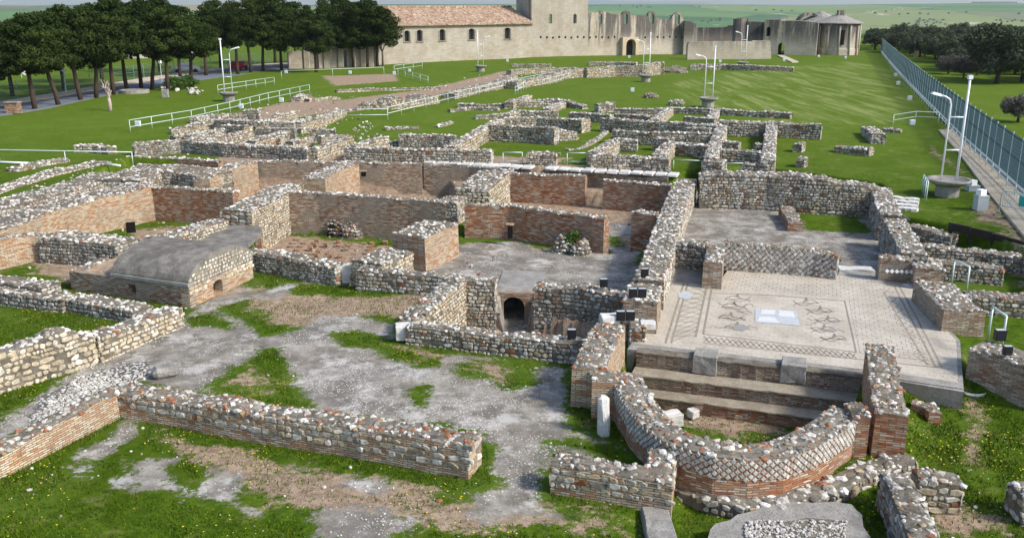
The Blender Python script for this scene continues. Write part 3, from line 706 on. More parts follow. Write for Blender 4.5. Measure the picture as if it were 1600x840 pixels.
W('rubble wall band beside the lawn at the far left edge', [(-50, 314, .1), (0, 294, .1), (80, 270, .1), (160, 252, .1)], 1.3, -.6, 'cream', 'top', jag=.1)
W('small low rubble strip on the grass above the far left wall', [(18, 264, .15), (60, 254, .2), (102, 248, .2)], .9, -.3, 'rubble', 'top')
W('broad rubble wall behind the sunken room at far left', [(-40, 330, .1), (60, 304, .1), (120, 288, .15), (170, 270, .2)], 2.2, -1.0, 'rubble', 'top', jag=.15)
W('rounded rubble mass with a red arch cavity', [(185, 282, .25), (235, 262, .3), (290, 264, .25), (335, 272, .2)], 2.6, -1.2, 'rubble', 'top', jag=.15)
W('brick wall at the back of the sunken room with a hole', [(240, 291, .1), (300, 295, .1), (368, 300, .1)], .6, -2.1, 'brick', 'top')
W('cream faced wall beside the rounded rubble mass', [(392, 252, .1), (362, 260, .1), (315, 280, .1)], 1.0, -2.1, 'brick_pale', 'top')
W('thick rubble wall dividing the sunken room from the hypocaust', [(452, 288, .2), (425, 302, .2), (395, 318, .2), (368, 330, .15)], 1.7, -2.1, 'cream', 'top')
W('low rubble wall running down towards the vault', [(345, 343, 0), (300, 356, 0), (240, 374, 0)], .95, -2.1, 'cream', 'top')
W('low wall enclosing the hypocaust in front', [(390, 391, -.2), (440, 397, -.2), (480, 405, -.2), (533, 413, -.2)], .8, -2.1, 'rubble', 'top', jag=.09)
W('rubble wall behind the grassy courtyard leading to the stoke pit', [(562, 420, -.2), (640, 426, -.2), (716, 432, -.2)], .65, -2.1, 'rubble', 'top')
W('thick rubble wall heading from the hypocaust corner', [(622, 390, 0), (596, 402, 0), (572, 412, 0)], 1.5, -2.1, 'cream', 'top')
W('stout brick ended rubble wall between hypocaust and platform', [(690, 346, .2), (662, 358, .2), (638, 369, .15)], 1.75, -2.1, 'brick_pale', 'top')
W('long brick wall behind the hypocaust room', [(440, 300, .2), (500, 302, .2), (563, 306, .2), (640, 311, .2), (700, 316, .2)], .55, -2.1, 'brick_grey', 'top')
W('square rubble lump on the corner of the hypocaust back wall', [(690, 310, .25), (722, 312, .25)], 1.6, -2.1, 'rubble', 'top')
W('long brick wall behind the grey platform', [(727, 319, .3), (800, 321, .3), (880, 332, .3), (948, 341, .3)], .55, -2.1, 'brick', 'top')
W('thick rubble wall with pale side face between two corridors', [(772, 268, .2), (755, 282, .2), (738, 296, .2)], 1.9, -2.1, 'cream', 'top')
W('slotted brick niche wall in the north corridor', [(545, 256, .1), (515, 266, .1), (490, 278, .1)], 1.4, -2.1, 'brick_pale', 'top')
W('north retaining wall far left stretch with reddish face', [(200, 244, 0), (270, 247, 0), (345, 252, 0)], .6, -2.1, 'brick', 'top')
W('north retaining wall middle stretch of grey plastered brick', [(390, 252, 0), (480, 253, 0), (560, 254, 0), (660, 256, 0)], .6, -2.1, 'brick_grey', 'top')
W('north retaining wall below the white kerb slabs', [(664, 257, -.05), (735, 260, -.05), (800, 266, -.05)], .55, -2.1, 'brick_grey', 'top')
W('orange brick wall left of the narrow doorway', [(800, 270, -.05), (860, 273, -.05), (916, 276, -.05)], .6, -2.1, 'brick', 'top')
W('orange brick wall right of the narrow doorway', [(945, 281, -.1), (1000, 285, -.1), (1048, 289, -.1)], .6, -2.1, 'brick', 'top')
W('brick wall piece set back behind the doorway', [(915, 268, -.1), (1045, 278, -.1)], .5, -2.1, 'brick_grey', None)
W('short brick cross wall beside the spine', [(990, 331, .3), (1028, 334, .3)], .75, -2.1, 'brick', 'top')
# --- mortared walls on the upper lawn
UP = 'low stone walls of the town houses on the lawn'
def U(label, pts, w=.75, base=0., face='rubble', top='top', **k):
    pts = [(x, y, z*1.15 if z > .55 and y < 216 else z) for x, y, z in pts]; return W(label, pts, w, base-.25, face, top, group=UP, **k)
U('tiny isolated wall stub on the left lawn', [(120, 227, .4), (150, 226, .45), (176, 232, .3)])
U('long grey stone wall front row left of the rail', [(208, 224, .8), (285, 219, .8), (355, 225, .8), (420, 228, .8), (484, 232, .8)], face='dark')
U('slanting pale wall rising from the long front row', [(488, 233, .8), (520, 222, .8), (546, 213, .8)], face='cream')
U('tapering rubble wall at the left end of the ruins', [(266, 203, .35), (300, 194, .6), (340, 184, .8)], .9, face='cream')
U('dark faced wall in the third row of the left ruins', [(338, 187, .8), (400, 190, .8), (460, 192, .7)], face='dark')
U('short rubble wall in the second row of the left ruins', [(290, 212, .5), (320, 206, .7), (346, 201, .7)])
U('pale slanting wall inside the left ruins', [(312, 221, .8), (350, 213, .8), (388, 205, .8)], .9, face='cream')
U('pale wall slanting up to the earth bank', [(405, 191, .8), (436, 180, .8), (460, 176, .8)], face='cream')
U('low dark wall beside the railing on the left', [(381, 173, .6), (406, 171, .7)], 1.2, face='dark')
U('grey wall with a small dark gap in the left ruins', [(402, 201, .8), (462, 201, .8)], face='dark')
U('pale short wall in the middle of the left ruins', [(400, 214, .7), (440, 214, .7)], face='cream')
U('pale wall beside the small grass gap', [(452, 222, .7), (482, 214, .7)], face='cream')
U('bright slanting wall leading to the long rail', [(462, 192, .6), (500, 183, .6), (534, 173, .5)], .9, face='cream')
U('short dark wall at the edge of the middle lawn', [(483, 203, .8), (524, 202, .8)], face='dark')
U('pale wall meeting the slanting front wall', [(500, 214, .8), (546, 211, .8)], face='cream')
U('long wall of squared stones right behind the north corridor', [(541, 231, .8), (620, 232, .85), (700, 234, .85), (769, 236, .85)])
U('slanting pale wall beside the middle lawn', [(550, 229, .8), (576, 221, .8), (601, 214, .8)], face='cream')
U('dark wall at the front of the middle lawn', [(624, 211, .8), (670, 211, .8), (712, 212, .8)], face='dark')
U('long slanting pale wall right of the middle lawn', [(702, 230, .85), (750, 202, .85), (782, 186, .85)], face='cream')
U('tall grey stone wall over the square lawn', [(766, 195, 1.0), (820, 197, 1.0), (870, 201, 1.0)], .8)
U('crumbling end of the grey wall over the square lawn', [(866, 203, .7), (898, 207, .5)], .9, jag=.12)
U('low rubble strip in the first gap of the left ruins', [(232, 232, .25), (300, 230, .3), (350, 233, .25)], .8, jag=.12)
U('short pale cross wall near the front row left end', [(300, 219, .7), (316, 208, .7)], .8, face='cream')
U('low crumbled corner beside the bright slanting wall', [(470, 188, .35), (448, 196, .4), (478, 200, .4)], .9, face='cream', jag=.12)
U('low footing row in front of the middle lawn wall', [(606, 222, .3), (660, 223, .35), (700, 222, .3)], .7, jag=.1)
U('low rubble footing crossing behind the tapering wall', [(302, 186, .35), (322, 180, .4), (372, 178, .4)], .8, jag=.1)
U('crumbled low wall between third wall and steps', [(742, 181, .25), (790, 178, .35), (812, 172, .4)], .8, jag=.12)
U('thin stone channel running diagonally over the square lawn', [(886, 234, .12), (908, 231, .12), (930, 218, .14), (948, 205, .14)], .35, face='cream', stone=.16)
U('pale low footing strip left of the steps', [(702, 172, .2), (740, 168, .25), (780, 170, .2)], .7, jag=.12)
U('low rubble link between centre wall and back row', [(962, 178, .5), (1000, 180, .5), (1022, 183, .6)], .7)
U('short rubble piece under the long high wall', [(1070, 200, .8), (1110, 202, .8)], .7)
U('small rubble fragment in front of the tapering wall', [(270, 214, .4), (296, 209, .5)], .9)
U('rubble fragment between the left ruin rooms', [(350, 196, .6), (388, 197, .7)], .9, face='cream')
U('second pale slanting wall inside the left ruins', [(392, 222, .8), (420, 213, .8), (444, 206, .8)], .8, face='cream')
U('second wall behind the square lawn wall', [(785, 185, .8), (840, 184, .8), (888, 187, .8)])
U('third wall back behind the square lawn', [(815, 174, .8), (872, 174, .8)])
U('stout square block of masonry beside the gap', [(895, 185, .9), (916, 187, .9)], 1.2, face='cream')
U('scattered low rubble wall left of the steps', [(716, 163, .25), (790, 163, .3)], .8, jag=.12)
U('rubble spur rising towards the small green rail', [(795, 160, .6), (825, 150, .3)], .9, face='cream', jag=.12)
U('rubble wall on the back row of the middle ruins', [(802, 157, .6), (880, 156, .6), (915, 166, .3)], .9, jag=.12)
U('pale low piece behind the third wall', [(852, 171, .5), (880, 160, .5)], .8, face='cream')
U('small squared wall end behind the ruins', [(932, 163, .7), (958, 160, .8)], .9)
U('rubble wall row behind the masonry block', [(892, 176, .6), (925, 178, .6), (956, 180, .6)], .9)
U('back row wall left part beyond the long centre wall', [(960, 170, .5), (1000, 171, .5), (1042, 171, .5)])
U('long centre wall stretching to the right', [(942, 185, .9), (1000, 189, .9), (1060, 192, .9), (1125, 196, .9)], .8)
U('long wall just in front of the centre wall', [(958, 204, .8), (1020, 207, .8), (1116, 209, .8)], .7)
U('back row wall right part running past the floodlight planter', [(1048, 168, .5), (1120, 171, .5), (1180, 174, .5), (1236, 177, .5)], .7)
U('short pale cross wall left of the planter', [(1046, 169, .6), (1022, 187, .7)], .75, face='cream')
U('short pale cross wall in front of the planter', [(1118, 172, .5), (1112, 185, .6)], .75, face='cream')
U('low wall in front of the back row strip of grass', [(1072, 183, .6), (1120, 186, .7)], .7)
U('long high wall ending in rubble at the right', [(1125, 189, 1.0), (1200, 191, 1.0), (1284, 196, .95)], .8)
U('pale cross wall beside the rectangular lawn pit', [(1128, 196, .9), (1118, 222, .9), (1110, 248, .9)], .8, face='cream')
U('pale cross wall at the right end of the stone rooms', [(1206, 194, .9), (1203, 220, .9), (1200, 252, .9)], .8, face='cream')
U('short wall piece left of the lawn pit gap', [(1126, 221, .8), (1156, 223, .8)], .7)
U('short wall piece right of the lawn pit gap', [(1180, 225, .8), (1200, 225, .8)], .7)
U('wall closing the lawn pit in front', [(1118, 234, .8), (1160, 236, .8), (1204, 240, .8)], .7)
U('wall behind the single barred opening', [(1050, 222, .8), (1108, 229, .8)], .75)
U('front wall of the little stone room', [(925, 243, .85), (985, 244, .85), (1047, 247, .85)], .75)
U('pale left side wall of the little stone room', [(927, 240, .85), (945, 228, .85), (960, 219, .85)], .75, face='cream')
U('back wall of the little stone room', [(960, 218, .8), (996, 219, .8)], .7)
U('right side wall of the little stone room', [(1046, 223, .85), (1028, 243, .85)], .8, face='cream')
U('rubble link between the little room and the long walls', [(1024, 216, .8), (1048, 218, .8)], .9)
U('squared stone block between the two barred openings', [(1100, 250, .8), (1131, 252, .8)], 1.0)
U('end block of the back wall beside the barred opening', [(1164, 256, .6), (1200, 258, .6)], .9)
U('free standing square of masonry between two small rails', [(824, 239, .8), (870, 240, .8)], .9)
U('isolated leaning lump of masonry on the right lawn', [(1356, 199, .5), (1374, 210, .6)], 1.0)
U('low rubble strip beside the leaning lump', [(1380, 200, .3), (1408, 203, .25)], .7)
U('short isolated wall on the right lawn', [(1308, 229, .4), (1362, 232, .5)], .9)
U('small masonry post behind another on the lawn', [(1243, 224, .6), (1256, 225, .6)], .9)
U('small masonry post nearer the slumped wall', [(1248, 247, .5), (1260, 248, .5)], .9)
FARG = 'distant ruin walls before the abbey'
def D(label, pts, w=.9, base=0., face='cream', **k): return W(label, pts, w, base-.3, face, 'top', group=FARG, **k)
D('curving retaining wall below the ruined church door', [(915, 107, 1.3), (960, 104, 1.4), (1005, 102, 1.6), (1030, 98, 1.8), (1038, 97, 1.9)])
D('low wall line in front of the church door', [(920, 97, .6), (960, 97, .6), (995, 98, .6)])
D('long low wall in front of the roofless abbey range', [(1078, 101, .8), (1130, 101, .8), (1190, 103, .8), (1240, 106, .6)], face='rubble')
D('thin far wall line on the grass below the tower', [(800, 101, .3), (860, 101, .3)])
D('rubble ridge climbing left of the long stair rail', [(700, 146, .6), (745, 136, .7), (780, 128, .8), (800, 118, .8)], 1.6, jag=.2)
D('rubble wall right of the rail near the steps', [(800, 128, .9), (840, 122, .9), (880, 112, 1.0), (915, 107, 1.2)], 1.4, jag=.15)
D('far rubble line above the steps', [(795, 110, .7), (850, 107, .7), (900, 106, .7)], 1.2, jag=.15)
D('rubble heap in the middle distance with a rounded end', [(560, 163, .5), (590, 158, .8), (630, 155, .8), (670, 150, .7)], 2.4, jag=.25)
D('small curved dark wall inside the distant heap', [(585, 160, .7), (612, 160, .7)], .8, face='dark')
D('flat row of pale stones along the earth bank', [(525, 142, .2), (570, 139, .25), (640, 138, .2), (688, 137, .2)], .7, jag=.12)
D('pale sloping footing near the railing end', [(462, 152, .5), (478, 147, .6)], 1.2)
D('low line of stones before the distant heap', [(480, 156, .2), (530, 152, .2)], .8)
D('short stones line on the middle lawn', [(602, 200, .12), (655, 199, .12)], .6, jag=.1)
D('thin stone line lying on the middle lawn', [(682, 197, .12), (706, 190, .12)], .5)
# ------------------------------------------------------------------ mosaic, steps, slabs
def flat(name, pts, z, t, mat, parent=None, loc=None):
    b = MB(); b.prism([P(q[0], q[1], z) for q in pts], z-t, z); return b.build(name, mat, parent, loc)
k = NB('mosaic tesserae', .7); g = k.geo()
ANG = math.atan2(ct.y, ct.x)
mp = k.n('ShaderNodeMapping'); mp.vector_type = 'TEXTURE'; mp.inputs['Rotation'].default_value = (0, 0, ANG); mp.inputs['Location'].default_value = CH_A; k.l(g, mp.inputs[0]); v = mp.outputs[0]
b1 = k.n('ShaderNodeTexBrick'); k.l(v, b1.inputs['Vector']); b1.inputs['Scale'].default_value = 1; b1.inputs['Brick Width'].default_value = .30; b1.inputs['Row Height'].default_value = .26
b1.inputs['Mortar Size'].default_value = .014; b1.inputs['Mortar Smooth'].default_value = .1
base = k.mix(k.smooth(k.noise(v, .8, 5, .6), .35, .65), (.42, .375, .30), (.54, .49, .405))
base = k.mix(k.math('MULTIPLY', k.smooth(k.noise(v, 2.4, 5, .7), .52, .7), .5), base, (.30, .25, .185))
base = k.mix(k.math('MULTIPLY', k.noise(v, 40, 2), .35), base, (.27, .25, .23))
isp = k.attr('scales').outputs['Fac']
dash = k.math('MULTIPLY', k.math('MULTIPLY', b1.outputs['Fac'], k.smooth(k.noise(v, 6, 3, .7), .38, .55)), isp)
k.col(k.mix(k.math('MULTIPLY', dash, .75), base, (.10, .095, .09))); M['mosaic'] = k.m
mos_pts = [(1050, 411), (1104, 414), (1101, 441), (1134, 443), (1140, 413), (1312, 427), (1424, 436), (1446, 473), (1500, 532), (1506, 612), (1344, 585), (980, 545), (1014, 500)]
def grid_floor(name, pts, z, step, mat, scales, parent=None):
    Wp = pp(pts, z); xs = np.arange(min(p.x for p in Wp), max(p.x for p in Wp)+step, step); ys = np.arange(min(p.y for p in Wp), max(p.y for p in Wp)+step, step)
    bm = bmesh.new(); vs = [bm.verts.new(p) for p in Wp]; f = bm.faces.new(vs)
    ex = bmesh.ops.extrude_face_region(bm, geom=[f]); 
    for e in ex['geom']:
        if isinstance(e, bmesh.types.BMVert): e.co.z -= .75
    bmesh.ops.triangulate(bm, faces=bm.faces); bmesh.ops.recalc_face_normals(bm, faces=bm.faces)
    me = bpy.data.meshes.new(name); bm.to_mesh(me); bm.free(); return me
me = grid_floor('mosaic_floor', mos_pts, Z_MOS, 1, None, None)
mosaic = empty('mosaic_floor', P(1240, 500, Z_MOS), 'large pale Roman mosaic pavement with dark geometric borders', 'mosaic')
for v_ in me.vertices: v_.co -= mosaic.location
link_mesh('bedding', me, M['concrete'], mosaic)
def mos_sheet(name, pts, lift, scales, mat='mosaic'):
    bm = bmesh.new(); vs = [bm.verts.new(P(q[0], q[1], Z_MOS)+Vector((0, 0, lift))-mosaic.location) for q in pts]; f = bm.faces.new(vs)
    if f.normal.z < 0: f.normal_flip()
    bmesh.ops.triangulate(bm, faces=bm.faces)
    me = bpy.data.meshes.new(name); bm.to_mesh(me); bm.free()
    at = me.attributes.new('scales', 'FLOAT', 'POINT'); at.data.foreach_set('value', [float(scales)]*len(me.vertices))
    return link_mesh(name, me, M[mat], mosaic)
mos_sheet('tessellated_field', [(1051, 441), (1134, 446), (1142, 417), (1312, 430), (1422, 439), (1443, 473), (1494, 532), (1497, 600), (1344, 576), (990, 536), (1018, 500)], .004, .4)
mos_sheet('scale_pattern_band', [(1140, 417), (1312, 430), (1408, 439), (1418, 452), (1326, 464), (1118, 450)], .008, 1)
mos_sheet('scale_pattern_side', [(1326, 466), (1408, 445), (1466, 565), (1344, 552)], .010, 1)
M['tess_dark'] = plain('dark tesserae', (.27, .235, .19), .8, 0, .6, 9)
def stripes(name, lines, wd, lift=.012, mat='tess_dark'):
    bm = bmesh.new()
    for ln in lines:
        q = [P(x, y, Z_MOS)+Vector((0, 0, lift))-mosaic.location for x, y in ln]
        for a, b in zip(q, q[1:]):
            t = (b-a).normalized(); s = Vector((-t.y, t.x, 0))*wd/2
            bm.faces.new([bm.verts.new(a-s), bm.verts.new(b-s), bm.verts.new(b+s), bm.verts.new(a+s)])
    bmesh.ops.recalc_face_normals(bm, faces=bm.faces)
    me = bpy.data.meshes.new(name); bm.to_mesh(me); bm.free(); return link_mesh(name, me, M[mat], mosaic)
stripes('border_line', [[(1069, 441), (1040, 536)], [(1075, 442), (1049, 536)]], .07)
stripes('border_line', [[(1105, 446), (1087, 526)], [(1112, 452), (1099, 522)]], .07)
stripes('border_line', [[(1405, 447), (1434, 500), (1471, 573)], [(1397, 447), (1462, 573)]], .07)
stripes('border_line', [[(1112, 458), (1200, 461), (1320, 470), (1338, 550), (1099, 522)], [(1380, 456), (1449, 570)], [(1099, 536), (1465, 574)], [(1142, 418), (1310, 431)]], .05)
def lerp2(a, b, t): return (a[0]+(b[0]-a[0])*t, a[1]+(b[1]-a[1])*t)
lat = []
for i in range(11):
    a, b = lerp2((1075, 446), (1050, 534), i/11), lerp2((1104, 449), (1087, 524), (i+1)/11); lat.append([a, b])
    a, b = lerp2((1075, 446), (1050, 534), (i+1)/11), lerp2((1104, 449), (1087, 524), i/11); lat.append([a, b])
stripes('diamond_lattice', lat, .03, .011); lat = []
for i in range(14):
    a, b = lerp2((1392, 449), (1454, 570), i/14), lerp2((1376, 452), (1436, 566), (i+1)/14); lat.append([a, b])
    a, b = lerp2((1392, 449), (1454, 570), (i+1)/14), lerp2((1376, 452), (1436, 566), i/14); lat.append([a, b])
stripes('diamond_lattice', lat, .03, .013); lat = []
for i in range(26):
    a, b = lerp2((1100, 525), (1336, 552), i/26), lerp2((1099, 534), (1340, 561), (i+1)/26); lat.append([a, b]); lat.append([lerp2((1100, 525), (1336, 552), (i+1)/26), lerp2((1099, 534), (1340, 561), i/26)])
stripes('diamond_lattice', lat, .035, .011)
def wave(x0, y0, x1, y1, amp, n, ph=0): return [(x0+(x1-x0)*i/n, y0+(y1-y0)*i/n+amp*math.sin(i*.9+ph)) for i in range(n+1)]
stripes('curling_motif', [wave(1122, 473, 1178, 478, 3, 14), wave(1132, 479, 1170, 490, 2, 9, 1), wave(1120, 494, 1166, 500, 3, 12, 2), wave(1116, 510, 1185, 513, 2, 14), wave(1150, 485, 1175, 489, 2, 7)], .035)
stripes('curling_motif', [wave(1258, 482, 1305, 488, 2, 12), wave(1262, 497, 1320, 503, 3, 12), wave(1262, 512, 1320, 518, 2, 12, 2), wave(1280, 527, 1325, 531, 2, 9), wave(1258, 507, 1290, 500, 2, 8)], .035)
def fish(cx, cy, s, d):
    up = [(cx+d*s*(t-.5)*2, cy-s*.28*math.sin(PI*t)-s*.10*math.sin(2*PI*t)) for t in [i/8 for i in range(9)]]; dn = [(cx+d*s*(t-.5)*2, cy+s*.12*math.sin(PI*t)-s*.10*math.sin(2*PI*t)) for t in [i/8 for i in range(9)]]
    e = up[-1]; return [up, dn, [(e[0]+d*s*.35, e[1]-s*.25), e, (e[0]+d*s*.35, e[1]+s*.2)], [up[4], (up[4][0]+d*s*.15, up[4][1]-s*.22), up[5]], [(cx-d*s*.6, cy), (cx, cy-s*.02), (cx+d*s*.5, cy-s*.05)]]
for cx_, cy_, d_ in ((1145, 480, 1), (1140, 497, 1), (1150, 512, 1), (1284, 487, -1), (1296, 502, -1), (1290, 516, -1), (1306, 530, -1), (1150, 468, 1), (1262, 474, -1)): stripes('sea_creature', fish(cx_, cy_, 17, d_), .05)
def blob(cx, cy, rx, ry, n=16): return [(cx+rx*math.cos(2*PI*i/n)*(1+.12*math.sin(3*i)), cy+ry*math.sin(2*PI*i/n)*(1+.12*math.cos(2*i))) for i in range(n)]
M['pale_patch'] = plain('pale mortar repair', (.42, .445, .46), .6, 0, .25, 5); M['panel_white'] = plain('worn white marble', (.56, .57, .57), .6, 0, .2, 5); M['grey_patch'] = plain('grey mortar repair', (.27, .26, .25), .9, 0, .2, 3)
mos_sheet('repair_patch', blob(1071, 461, 12, 6), .016, 0, 'pale_patch'); mos_sheet('repair_patch', blob(1157, 512, 12, 5), .016, 0, 'grey_patch')
mos_sheet('repair_patch', blob(1300, 516, 8, 3), .016, 0, 'grey_patch')
mos_sheet('central_panel', [(1180, 482), (1244, 486), (1250, 509), (1180, 504)], .016, 0, 'pale_patch')
mos_sheet('panel_inlay', [(1190, 484), (1212, 485), (1210, 492), (1188, 491)], .02, 0, 'panel_white'); mos_sheet('panel_inlay', [(1217, 485), (1240, 487), (1242, 497), (1216, 494)], .02, 0, 'panel_white'); mos_sheet('panel_inlay', [(1186, 495), (1210, 496), (1218, 505), (1184, 502)], .02, 0, 'panel_white')
# lip of the mosaic towards the grass, and the apse steps
def strip(name, a, b, off0, off1, z0, z1, mat, parent):
    m = MB(); n = 30; rs_ = random.Random(int(off1*100)); f = [(b-a)*(i/n)+a+cn*(off1+rs_.uniform(-.035, .02)+(-.05 if rs_.random() < .12 else 0)) for i in range(n+1)]
    g_ = [(b-a)*(i/n)+a+cn*off0 for i in range(n+1)]; dz = [rs_.uniform(-.012, .008) for _ in range(n+1)]
    rows = [[m.bm.verts.new((p.x, p.y, z)) for p, z in ((g_[i], z0), (g_[i], z1), (f[i], z1+dz[i]), (f[i], z0))] for i in range(n+1)]
    for r0, r1 in zip(rows, rows[1:]):
        for j in range(4): m.bm.faces.new([r0[j], r0[(j+1) % 4], r1[(j+1) % 4], r1[j]])
    m.bm.faces.new(rows[0]); m.bm.faces.new(rows[-1]); return m.build(name, mat, parent)
SA, SB = CH_A+ct*.35, CH_B+ct*.25
M['old_tread'] = m_mortar('worn lime treads', (.28, .235, .175), (.36, .32, .25), (.15, .13, .10))
st = empty('apse_steps', SA, 'three broad brick steps going down from the mosaic into the apse', 'steps')
strip('step', SA, SB, -.1, .28, -2.3, Z_MOS-.03, M['brick_grey'], st); strip('step_tread', SA, SB, -.12, .33, Z_MOS-.028, Z_MOS+.02, M['mortar'], st)
strip('step', SA, SB, .28, 1.02, -2.3, -1.27, M['brick_grey'], st); strip('step_tread', SA, SB, .36, 1.08, -1.268, -1.22, M['old_tread'], st)
strip('step', SA, SB, 1.02, 1.65, -2.3, -1.68, M['brick'], st); strip('step_tread', SA, SB, 1.08, 1.70, -1.678, -1.63, M['old_tread'], st)
lip = MB(); lip.prism([P(1404, 594, -.76), P(1504, 609, -.76), P(1502, 600, -.76), P(1406, 585, -.76)], -1.5, -.72)
tag(lip.build('concrete_kerb', M['concrete'], None, P(1450, 600, -1.3)), 'grey concrete lip along the front right edge of the mosaic', 'kerb')
def block(name, label, px, size, z, mat, rot=0, cat='stone block', bev=.02, group=None, tilt=None):
    c = P(px[0], px[1], z+size[2]/2)
    bm = bmesh.new(); bmesh.ops.create_cube(bm, size=1)
    for v in bm.verts: v.co = Vector((v.co.x*size[0], v.co.y*size[1], v.co.z*size[2]))
    bmesh.ops.subdivide_edges(bm, edges=bm.edges, cuts=2, use_grid_fill=True)
    bmesh.ops.bevel(bm, geom=[e for e in bm.edges if e.calc_face_angle(0) > .5], offset=bev, segments=1, affect='EDGES')
    for v in bm.verts: v.co += Vector([mnoise.noise(v.co*4+Vector((c.x, i*7, 0)))*.04*min(1, size[2]*3) for i in range(3)])
    me = bpy.data.meshes.new(name); bm.to_mesh(me); bm.free()
    o = link_mesh(name, me, mat, None, c); o.rotation_euler = (tilt or 0, 0, rot); return tag(o, label, cat, group)
AN = ANG
block('stone_block', 'grey square stone set in the mosaic edge, left one', (1103, 564), (.75, .75, .62), -1.2, M['concrete'], AN)
block('stone_block', 'grey square stone set in the mosaic edge, right one', (1240, 578), (.75, .75, .62), -1.2, M['concrete'], AN)
block('stone_block', 'small white block lying on the apse floor', (1050, 654), (.55, .45, .4), -2.0, M['marble'], .3)
block('stone_block', 'small pale cube near the bottom apse step', (1083, 645), (.3, .3, .25), -2.0, M['marble'], .6)
block('stone_block', 'large smooth white block on the corner of the stoke pit wall', (638, 517), (.85, .55, .5), -.88, M['marble'], .15)
block('stone_block', 'pale square door block between hypocaust and courtyard walls', (549, 426), (.8, .5, .75), -1.0, M['marble'], 0)
block('stone_block', 'flat pale slab lying against the back mosaic wall', (1245, 419), (1.9, .35, .32), -.75, M['concrete'], -.12)
block('stone_block', 'small white slab against the diamond wall', (1150, 411), (.8, .3, .22), -.75, M['marble'], -.1)
block('stone_block', 'white slab at the top of the left apse pier', (952, 497), (.6, .4, .25), .12, M['marble'], .2)
block('stone_block', 'white slab beside the corner of the mosaic', (1012, 507), (.5, .45, .2), -.4, M['marble'], -.1)
block('threshold_stone', 'left white threshold slab of the mosaic doorway', (1336, 424), (1.45, .6, .35), -.95, M['marble'], -.1, 'threshold')
block('threshold_stone', 'right white threshold slab of the mosaic doorway', (1386 - 14, 428), (1.1, .6, .35), -.95, M['marble'], -.1, 'threshold') if False else None
block('threshold_stone', 'white slab let into the right wall of the mosaic', (1436, 452), (.5, 1.2, .2), -.9, M['marble'], .45, 'threshold')
block('threshold_stone', 'pale door slab in the front right gap of the mosaic', (1482, 534), (.35, .7, .12), -.9, M['marble'], .35, 'threshold')
block('column_fragment', 'leaning fluted grey marble shaft against the pier', (943, 650), (.3, .3, 1.15), -1.02, M['marble'], .2, 'column fragment', .08, tilt=-.14)
block('stone_block', 'brown flat block sunk in the grass by the bottom edge', (1030, 830), (.62, 1.6, .3), -1.15, M['concrete'], .0)
block('boulder', 'brown broken lump on the courtyard floor', (258, 579), (.75, .6, .35), -1.02, M['concrete'], .5, 'boulder', .12)
# white diamonds of the corner wall
dw = empty('diamond_inlay', P(1400, 420, -.3), 'row of six white diamond stones set in the brick corner wall', 'wall inlay')
for i in range(6):
    q = P(1381+i*7.6, 419.5+i*.4, -.22); m = MB(); R = Matrix.Rotation(PI/4, 3, 'Y'); m.box((q.x, q.y-.33, q.z), (.12, .06, .12), R); m.build('diamond_stone', M['white'], dw)
# raised grey slab, bottom centre
sl_ = empty('concrete_platform', P(1240, 810, -1.2), 'low grey concrete platform with pebbly top at the bottom centre', 'platform')
flat('slab', [(1110, 826), (1118, 817), (1140, 812), (1152, 803), (1180, 797), (1199, 788), (1222, 786), (1246, 781), (1270, 785), (1300, 783), (1331, 787), (1338, 796), (1347, 803), (1349, 822), (1360, 838), (1362, 860), (1100, 860)], -.95, .5, M['concrete'], sl_)
flat('cobbled_top', [(1190, 822), (1260, 808), (1310, 812), (1330, 860), (1150, 860)], -.93, .03, M['mortar'], sl_)
cen = [];
for _ in range(650):
    q = P(random.uniform(1165, 1325), random.uniform(812, 858), -.92); cen.append((q-sl_.location)[:])
link_mesh('pebbles', rock_mesh('pebbles', cen, RNG.uniform(.04, .1, len(cen)), 'white'), M['stones'], sl_)
# timber edging, crazy paving, path
te = MB(); q = [P(1484, 353, 0), P(1515, 360, -.02), P(1550, 369, -.05), P(1598, 384, -.1)]
for a, b in zip(q, q[1:]):
    te.box(((a+b)/2)[:], ((b-a).length+.05, .14, .36), math.atan2((b-a).y, (b-a).x))
for a in q: te.box((a.x, a.y-.12, -.25), (.14, .14, .7))
tag(te.build('timber_edging', M['timber'], None, P(1540, 372, -.6)), 'dark timber boards holding back the bank at the right', 'retaining boards')
cp = empty('stone_paving', P(1410, 315, 0), 'patch of flat irregular pale paving stones by the planter', 'paving')
rs = random.Random(4); gz = groundz(*P(1410, 315, 0)[:2])
for i in range(5):
    for j in range(4):
        px, py = 1392+i*9+rs.uniform(-1.5, 1.5)-j*1, 309+j*5.2+rs.uniform(-.7, .7)+i*.9
        c = P(px, py, gz); n = 6; m = MB(); r = .27; gz = gz+.004
        m.prism([(c.x+r*rs.uniform(.8, 1.15)*math.cos(2*PI*a/n+i), c.y+r*1.3*rs.uniform(.8, 1.1)*math.sin(2*PI*a/n+i)) for a in range(n)], gz-.1, gz+.09); m.build('paving_stone', M['marble'], cp)
k = NB('beige path paving'); g = k.geo(); f = k.noise(g, .9, 5, .65)
brp = k.n('ShaderNodeTexBrick'); mpv = k.scale(g, (1, 1, 1), (0, 0, .15)); k.l(mpv, brp.inputs['Vector']); brp.inputs['Scale'].default_value = 1; brp.inputs['Brick Width'].default_value = 4; brp.inputs['Row Height'].default_value = 2.2; brp.inputs['Mortar Size'].default_value = .02
c = k.mix(k.smooth(f, .3, .7), (.40, .34, .255), (.52, .46, .36)); c = k.mix(brp.outputs['Fac'], c, (.22, .19, .15)); k.col(c); M['path'] = k.m
